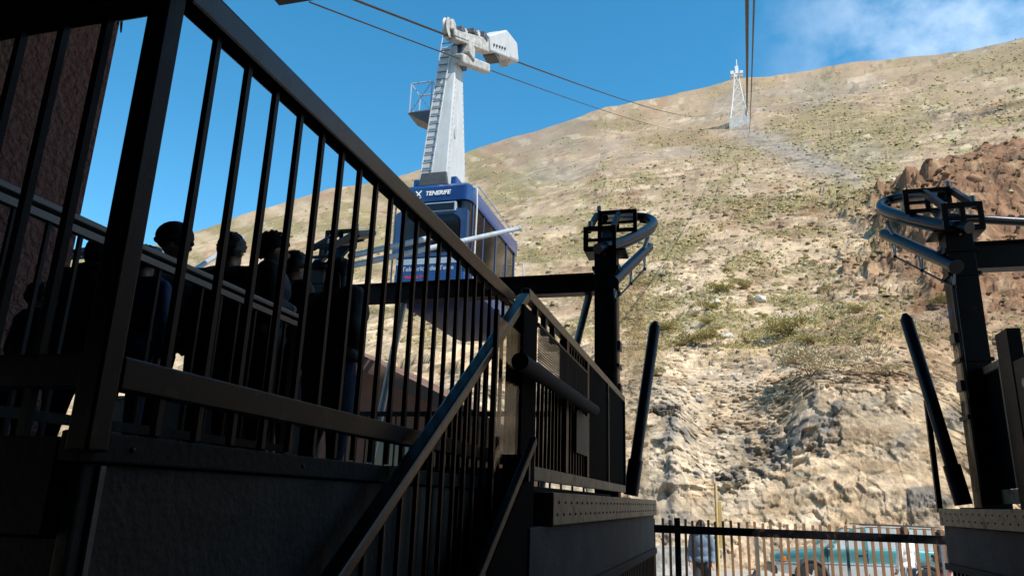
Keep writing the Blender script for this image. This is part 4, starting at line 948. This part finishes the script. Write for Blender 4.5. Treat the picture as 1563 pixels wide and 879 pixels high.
bm_ = MB().ell((.75, 20.5, .24), (.3, .28, .27), 14, 10).build('bag', 'rubber', tg, smooth=True); MB().tube([(.75, 20.5, .48), (.78, 20.5, .6)], [.06, .03], 8).build('knot', 'rubber', tg)

# estate car, teal over silver, facing left.  local: x forward = -X world
car = thing('parked_car', 'teal and silver off-road estate car parked behind the picket fence', 'car', (0, 0, 0))
Lc = [(-2.32, .55, .98, .70), (-2.2, .38, 1.02, .80), (-1.6, .34, 1.04, .86), (-.8, .32, 1.05, .88), (.3, .32, 1.03, .88), (.95, .34, 1.0, .87), (1.6, .36, .93, .84), (2.1, .40, .86, .78), (2.26, .50, .80, .68)]
def hull(lo, hi, inset_hi=.0, wadd=0.):
    vs = []; fs = []; k = 6
    for (x, z0, z1, w) in Lc:
        a = z0+(z1-z0)*lo; c = z0+(z1-z0)*hi; m_ = (a+c)/2; w += wadd
        for (y, z) in ((-w*.97, a), (-w, m_), (-w*(1-inset_hi), c), (w*(1-inset_hi), c), (w, m_), (w*.97, a)): vs.append((-x, y, z))
    n = len(Lc)
    for i in range(n-1):
        for q in range(k): fs.append((i*k+q, i*k+(q+1) % k, (i+1)*k+(q+1) % k, (i+1)*k+q))
    fs += [tuple(range(k)), tuple(reversed(range((n-1)*k, n*k)))]
    return MB().add(vs, fs)
hull(.50, 1.0, .05).build('body', 'car_teal', car, smooth=True, bevel=.03)
hull(0, .495, .0, .015).build('lower_cladding', 'car_silver', car, smooth=True, bevel=.02)
hull(.47, .53, .0, .03).build('side_moulding', 'car_silver', car)
# greenhouse
gv = [(.95, .86, .80), (.25, 1.50, .66), (-.2, 1.56, .66), (-1.7, 1.55, .66), (-2.15, 1.44, .64), (-2.28, 1.0, .76)]
vs = []; 
prof = [(1.05, .99, .82), (.28, 1.47, .68), (-.15, 1.53, .67), (-1.75, 1.52, .66), (-2.12, 1.42, .65), (-2.27, 1.0, .78)]
b = MB(); vs = [(-x, -w, z) for x, z, w in prof]+[(-x, w, z) for x, z, w in prof]; n = 6
b.add(vs, [tuple(range(n)), tuple(reversed(range(n, 2*n)))]+[(i, n+i, n+(i+1) % n, (i+1) % n) for i in range(n)])
gh = b.build('greenhouse', 'glare_glass', car)
for s_ in (-1, 1):
    for (x0, z0, x1, z1, w0, w1, tk) in ((1.05, .99, .28, 1.47, .83, .69, .06), (.02, 1.0, .02, 1.5, .845, .69, .08), (-.95, 1.0, -.95, 1.5, .845, .68, .10), (-2.27, 1.0, -2.1, 1.45, .79, .66, .12)):
        MB().bar((-x0, s_*w0, z0), (-x1, s_*w1, z1), tk, .03, (0, s_, .3)).build('pillar', 'car_teal', car)
    MB().tube([(-.1, s_*.6, 1.585), (1.75, s_*.6, 1.58)], .016, 6).build('roof_rack_bar', 'dark_paint', car)
    mi = MB().box(-.95, -.80, s_*.86 if s_ > 0 else -1.02, 1.02 if s_ > 0 else -.86, 1.02, 1.14).build('mirror', 'car_teal', car, bevel=.03)
    MB().box(-2.2, -2.02, s_*.5-.16, s_*.5+.16, .66, .80).build('headlight', 'lamp_clear', car, bevel=.03)
    MB().box(-2.12, -1.98, s_*.73-.08, s_*.73+.08, .66, .78).build('indicator', 'lamp_orange', car, bevel=.02)
    for x_ in (-.25, .72): MB().box(x_, x_+.16, s_*.875-.012, s_*.875+.012, .86, .89).build('door_handle', 'dark_paint', car)
MB().add([(-.28, -.69, 1.49), (-.28, .69, 1.49), (.15, .68, 1.55), (.15, -.68, 1.55), (1.75, .67, 1.54), (1.75, -.67, 1.54), (2.13, .655, 1.44), (2.13, -.655, 1.44), (.15, 0, 1.58), (1.75, 0, 1.57)],
         [(0, 1, 2, 8, 3), (3, 8, 9, 5), (8, 2, 4, 9), (5, 9, 4, 6, 7)]).build('roof', 'car_silver', car)
MB().box(-2.36, -2.2, -.72, .72, .36, .56).build('front_bumper', 'machine_dark', car, bevel=.04); MB().box(-2.27, -2.18, -.32, .32, .62, .76).build('grille', 'machine_dark', car)
MB().box(2.28, 2.42, -.74, .74, .42, .60).build('rear_bumper', 'machine_dark', car, bevel=.04)
MB().lathe([(2.30, .02), (2.31, .31), (2.48, .32), (2.5, .02)], (0, 0, .98), 'x', 24).build('spare_wheel', 'rubber', car, smooth=True)
for xw in (-1.38, 1.32):
    for s_ in (-1, 1):
        yy = s_*.80
        wt = MB().lathe([(-.10, .20), (-.11, .28), (-.09, .325), (.09, .325), (.11, .28), (.10, .20)], (xw, yy, .325), 'y', 28).build('wheel', 'rubber', car, smooth=True)
        rm = MB().lathe([(-.07, .20), (.07, .205), (.115, .19), (.09, .16)], (xw, yy, .325), 'y', 24).build('rim', 'car_silver', wt, smooth=True)
        for k in range(5):
            a = k*2*math.pi/5; MB().bar((xw, yy+s_*.095, .325), (xw+.18*math.cos(a), yy+s_*.095, .325+.18*math.sin(a)), .06, .03, (0, 1, 0)).build('spoke', 'car_silver', wt)
        MB().tube([(xw+.39*math.cos(t), s_*.875, .34+.39*math.sin(t)) for t in np.linspace(-.05, math.pi+.05, 14)], .045, 8).build('wheel_arch', 'machine_dark', car, smooth=True)
        MB().lathe([(-.012, .36), (.012, .36)], (xw, s_*.872, .35), 'y', 24).build('arch_shade_disc', 'rubber', car)  # flat dark disc painted in for the shade inside the wheel arch
for s_ in (-1, 1):
    for x_ in (-.98, -.02, .93): MB().box(x_-.008, x_+.008, s_*.885-.006, s_*.885+.006, .42, 1.0).build('door_gap', 'rubber', car)
car.location = (3.66, 23.2, 0); car.rotation_euler = (0, 0, R(2)); car.scale = (1.03, 1.03, 1.09)

# ================================================================== PEOPLE
def capsule(b, p0, p1, r0, r1, n=14):
    p0, p1 = Vector(p0), Vector(p1); d = (p1-p0); L_ = d.length; d = d/L_ if L_ > 1e-6 else Vector((0, 0, 1))
    pts, rs = [], []
    for i in range(5): a = math.pi/2*i/4; pts.append(p0-d*(r0*math.cos(a))); rs.append(max(r0*math.sin(a), .001))
    for i in range(5): a = math.pi/2*(1-i/4); pts.append(p1+d*(r1*math.cos(a))); rs.append(max(r1*math.sin(a), .001))
    b.tube(pts, rs, n)
def person(label, loc, rotz, H=1.7, top='black_jacket', legs='dark_trousers', hair='hair_dark', style='short', arms='down', group=None, fat=1., look=0, stride=.06, lean=0):
    t = thing('person', label, 'person', (0, 0, 0), group); S = H/1.75
    b = MB(); fwd = 1
    hipz, kneez, ank = .92, .50, .085
    sk = []
    for s_ in (-1, 1):
        hip = (s_*.095, 0, hipz); kn = (s_*.105, .02+s_*stride*.4, kneez); an = (s_*.11, s_*stride-.01, ank)
        capsule(b, hip, kn, .098*fat, .068*fat); capsule(b, kn, an, .066*fat, .048); b.ell((s_*.115, s_*stride+.06, .045), (.05, .135, .05), 14, 10)
    b.ell((0, -.01, .95), (.175*fat, .135*fat, .14), 18, 12)
    b.ell((0, 0, 1.12), (.172*fat, .128*fat, .20), 18, 12); b.ell((0, .0, 1.31), (.195*fat, .135*fat, .19), 18, 12)
    for s_ in (-1, 1): b.ell((s_*.155, 0, 1.415), (.085, .08, .075), 14, 10); capsule(b, (s_*.03, 0, 1.46), (s_*.15, 0, 1.43), .065, .07)
    capsule(b, (0, .0, 1.43), (0, .02, 1.56), .062, .055)
    rot = Matrix.Rotation(look, 3, 'Z'); hc_ = Vector((0, .025, 1.64))
    HS = 1.1
    def hp_(v): return hc_+rot @ (Vector(v)*HS)
    b.ell(hp_((0, -.005, .02)), tuple(q_*HS for q_ in (.076, .095, .098)), 18, 14, rot); b.ell(hp_((0, .025, -.055)), tuple(q_*HS for q_ in (.057, .068, .068)), 14, 10, rot)
    b.ell(hp_((0, .098, -.022)), tuple(q_*HS for q_ in (.014, .022, .024)), 10, 8, rot); b.ell(hp_((0, .082, -.068)), tuple(q_*HS for q_ in (.026, .014, .010)), 10, 6, rot); b.ell(hp_((0, .07, -.105)), tuple(q_*HS for q_ in (.026, .024, .02)), 10, 6, rot)
    for s_ in (-1, 1): b.ell(hp_((s_*.078, -.005, -.01)), tuple(q_*HS for q_ in (.012, .022, .033)), 8, 8, rot)
    armseg = []; hands = []
    for s_ in (-1, 1):
        sh = Vector((s_*.2, 0, 1.41))
        if arms == 'down': elb = Vector((s_*.255, -.03, 1.13)); wr_ = Vector((s_*.25, .06, .89))
        elif arms == 'pocket': elb = Vector((s_*.30, -.09, 1.15)); wr_ = Vector((s_*.20, .07, .97))
        elif arms == 'phone' and s_ > 0: elb = Vector((s_*.25, .04, 1.14)); wr_ = Vector((s_*.12, .26, 1.32))
        elif arms == 'fold': elb = Vector((s_*.27, .03, 1.14)); wr_ = Vector((s_*.06, .17, 1.16+.03*s_))
        else: elb = Vector((s_*.26, -.02, 1.13)); wr_ = Vector((s_*.25, .07, .89))
        capsule(b, sh, elb, .066*fat, .055*fat); capsule(b, elb, wr_, .053*fat, .040); armseg += [(sh, elb), (elb, wr_)]
        d = (wr_-elb).normalized(); side = d.cross(Vector((s_, 0, 0))).normalized()
        if side.length < .1: side = Vector((0, 1, 0))
        outn = side.cross(d).normalized()
        pc = wr_+d*.05
        capsule(b, wr_+d*.0, wr_+d*.085, .026, .034); 
        for k in range(4):
            o_ = side*(-.033+.022*k); l_ = (.062, .074, .07, .055)[k]
            k0 = pc+d*.045+o_; k1 = k0+d*l_*.55-outn*.008*s_; k2 = k1+d*l_*.5-outn*.03*s_
            capsule(b, k0, k1, .0105, .0098, 8); capsule(b, k1, k2, .0098, .008, 8)
        capsule(b, wr_+d*.02+side*.03, wr_+d*.055+side*.062, .013, .011, 8); capsule(b, wr_+d*.055+side*.062, wr_+d*.09+side*.062, .011, .009, 8)
        hands.append(wr_+d*.085)
    me = b.mesh('body', None)
    tmp = bpy.data.objects.new('tmp', me); COL.objects.link(tmp)
    m_ = tmp.modifiers.new('r', 'REMESH'); m_.mode = 'VOXEL'; m_.voxel_size = .0125; m_.use_smooth_shade = True
    m_ = tmp.modifiers.new('s', 'SMOOTH'); m_.factor = .5; m_.iterations = 3
    m_ = tmp.modifiers.new('d', 'DECIMATE'); m_.ratio = .3
    bpy.context.view_layer.update()
    body = bpy.data.meshes.new_from_object(tmp.evaluated_get(bpy.context.evaluated_depsgraph_get())); bpy.data.objects.remove(tmp); body.name = 'body'
    co = np.zeros(len(body.vertices)*3); body.vertices.foreach_get('co', co); co = co.reshape(-1, 3)
    # cloth relief: sleeve, hem and trouser folds swell the surface a little
    nrm = np.zeros(len(co)*3); body.vertices.foreach_get('normal', nrm); nrm = nrm.reshape(-1, 3)
    def segd(p, a, c):
        a, c = np.array(a), np.array(c); ab = c-a; u = np.clip(((p-a)@ab)/(ab@ab), 0, 1); return np.linalg.norm(p-(a+u[:, None]*ab), axis=1)
    da = np.min([segd(co, a, c) for a, c in armseg], 0); dh = np.min([np.linalg.norm(co-np.array(h), axis=1) for h in hands], 0)
    headm = co[:, 2] > 1.50; handm = dh < .105
    handm &= ~((da < .05) & (dh > .075)) 
    armm = (da < .085) & ~handm
    topm = ((co[:, 2] > .90) & ~headm) | armm
    fold = fbm(co[:, 0]*14+co[:, 1]*9, co[:, 2]*16, 5, 3)
    sw = np.where(topm & ~handm & ~headm, .014+.008*fold, np.where(~headm & ~handm & (co[:, 2] > .1), .007+.006*fold, 0))
    hem = topm & ~armm & (co[:, 2] < .97); sw = np.where(hem & ~handm, sw+.014, sw)
    co = co+nrm*sw[:, None]; body.vertices.foreach_set('co', co.ravel())
    body.materials.clear()
    for mm in ('skin', top, legs, 'shoe'): body.materials.append(MATS[mm])
    k = len(body.polygons); lt = np.zeros(k, int); body.polygons.foreach_get('loop_start', lt); lv_ = np.zeros(len(body.loops), int); body.loops.foreach_get('vertex_index', lv_)
    fv = lv_[lt]; mi = np.where(headm[fv] | handm[fv], 0, np.where(topm[fv], 1, np.where(co[fv, 2] < .10, 3, 2)))
    body.polygons.foreach_set('material_index', mi.astype(np.int32)); body.polygons.foreach_set('use_smooth', np.ones(k, bool)); body.update()
    bo = bpy.data.objects.new('body', body); COL.objects.link(bo); bo.parent = t
    # hair or hat
    hb = MB(); nn = 18
    if style in ('short', 'long', 'bun'):
        vs = []; fs = []; g = random.Random(label)
        nn = 30
        for i in range(13):
            th_ = math.pi*.62*i/12
            for j in range(nn):
                a = 2*math.pi*j/nn; back = -math.sin(a)
                tt = th_*(1.0+.28*max(back, 0)-.33*max(-back, 0)); rr = 1.18+.10*g.uniform(-1, 1)*(1 if i else 0)
                vs.append(hp_((.078*rr*math.sin(tt)*math.cos(a), -.008+.097*rr*math.sin(tt)*math.sin(a), .022+.1*rr*math.cos(tt))))
        for i in range(12):
            for j in range(nn): fs.append((i*nn+j, (i+1)*nn+j, (i+1)*nn+(j+1) % nn, i*nn+(j+1) % nn))
        hb.add(vs, fs)
        if style == 'long':
            hb.ell(hp_((0, -.075, -.10)), (.095, .05, .17), 16, 12, rot); hb.ell(hp_((-.06, -.03, -.06)), (.035, .05, .12), 10, 8, rot); hb.ell(hp_((.06, -.03, -.06)), (.035, .05, .12), 10, 8, rot)
        if style == 'bun': hb.ell(hp_((0, -.12, .05)), (.045, .045, .045), 12, 8)
        h_ = hb.build('hair', hair, None, smooth=True)
    elif style == 'cap':
        hb.ell(hp_((0, -.005, .05)), (.088, .108, .085), 20, 12, rot)
        vs = [hp_((.085*math.cos(a), .06+.12*math.sin(a), .045-.02*math.sin(a))) for a in np.linspace(0, math.pi, 12)]+[hp_((.085*math.cos(a), .06+.12*math.sin(a), .055-.02*math.sin(a))) for a in np.linspace(0, math.pi, 12)]
        hb.add(vs, [tuple(range(12)), tuple(reversed(range(12, 24)))]+[(i, i+1, 13+i, 12+i) for i in range(11)]+[(11, 0, 12, 23)])
        h_ = hb.build('cap', hair, None, smooth=True)
    elif style == 'beanie':
        hb.ell(hp_((0, -.008, .055)), (.116, .138, .12), 20, 12, rot)
        hb.tube([hp_((.098*math.cos(a), -.008+.118*math.sin(a), .02)) for a in np.linspace(0, 2*math.pi, 22)], .014, 8)
        h_ = hb.build('beanie', hair, None, smooth=True)
    else:   # hood
        vs = []; fs = []
        for i in range(10):
            th_ = math.pi*.86*i/9
            for j in range(nn):
                a = math.pi*(-.14)-math.pi*.72*0+ (math.pi*1.28)*(j/(nn-1))+math.pi
                vs.append(hp_((.105*math.sin(th_)*math.cos(a), -.015+.125*math.sin(th_)*math.sin(a), .0+.145*math.cos(th_))))
        for i in range(9):
            for j in range(nn-1): fs.append((i*nn+j, (i+1)*nn+j, (i+1)*nn+j+1, i*nn+j+1))
        hb.add(vs, fs); hb.ell((0, -.06, 1.49), (.13, .09, .06), 16, 10)
        h_ = hb.build('hood', top, None, smooth=True); sm = h_.modifiers.new('s', 'SOLIDIFY'); sm.thickness = .012
    h_.parent = t
    for s_ in (-1, 1):
        e = MB().ell(hp_((s_*.031, .083, .008)), (.013, .009, .008), 10, 6, rot).build('eye', 'eye', None, smooth=True); e.parent = t
    t.location = loc; t.rotation_euler = (lean, 0, rotz); t.scale = (S, S, S)
    return t
Z = SLAB+.001; G = 'people waiting on the platform'
person('child with dark hair, lowest head at the far left of the crowd', (-3.75, 3.25, Z), R(-20), 1.0, 'charcoal_jacket', 'dark_trousers', style='short', group=G)
person('person in hooded dark jacket beside the thick corner post, seen against the sky', (-3.98, 3.86, Z), R(25), 1.51, 'charcoal_jacket', style='hood', arms='pocket', group=G, fat=1.35)
person('child in blue jacket half hidden behind the thick corner post', (-3.0, 3.2, Z), R(10), 1.16, 'blue_jacket', 'jeans', style='short', group=G)
person('person in dark beanie looking right, first head right of the corner post', (-3.33, 3.76, Z), R(-65), 1.50, 'black_jacket', style='beanie', arms='pocket', group=G, fat=1.3, hair='charcoal_jacket')
person('person with bushy dark hair seen from behind in the middle of the crowd', (-3.19, 4.16, Z), R(5), 1.585, 'black_jacket', style='short', arms='down', group=G, fat=1.35)
person('person with cropped hair looking right, in front of the man with his head lowered', (-2.82, 4.08, Z), R(-50), 1.54, 'charcoal_jacket', style='short', arms='fold', group=G, fat=1.3)
person('person half hidden behind the cropped-haired one, head lower and to the right', (-3.12, 4.83, Z), R(-30), 1.67, 'black_jacket', style='short', arms='down', group=G, fat=1.3)
person('person with long dark hair and dark jeans, rightmost of the waiting crowd', (-2.62, 4.66, Z), R(-20), 1.53, 'black_jacket', 'jeans', style='long', arms='pocket', group=G, fat=1.62)
person('pedestrian in grey-blue jacket walking behind the fence beside the thick post', (-.45, 18.2, .001), R(170), 1.74, 'grey_blue_jacket', 'dark_trousers', style='short', arms='down', stride=.14)
person('person in white shirt and jeans standing in front of the car boot', (4.05, 19.6, .001), R(35), 1.72, 'white_shirt', 'jeans', style='short', arms='down')
person('person in dark top and pink trousers at the right end of the fence', (4.72, 19.3, .001), R(60), 1.68, 'black_jacket', 'pink_trousers', style='long', arms='fold')
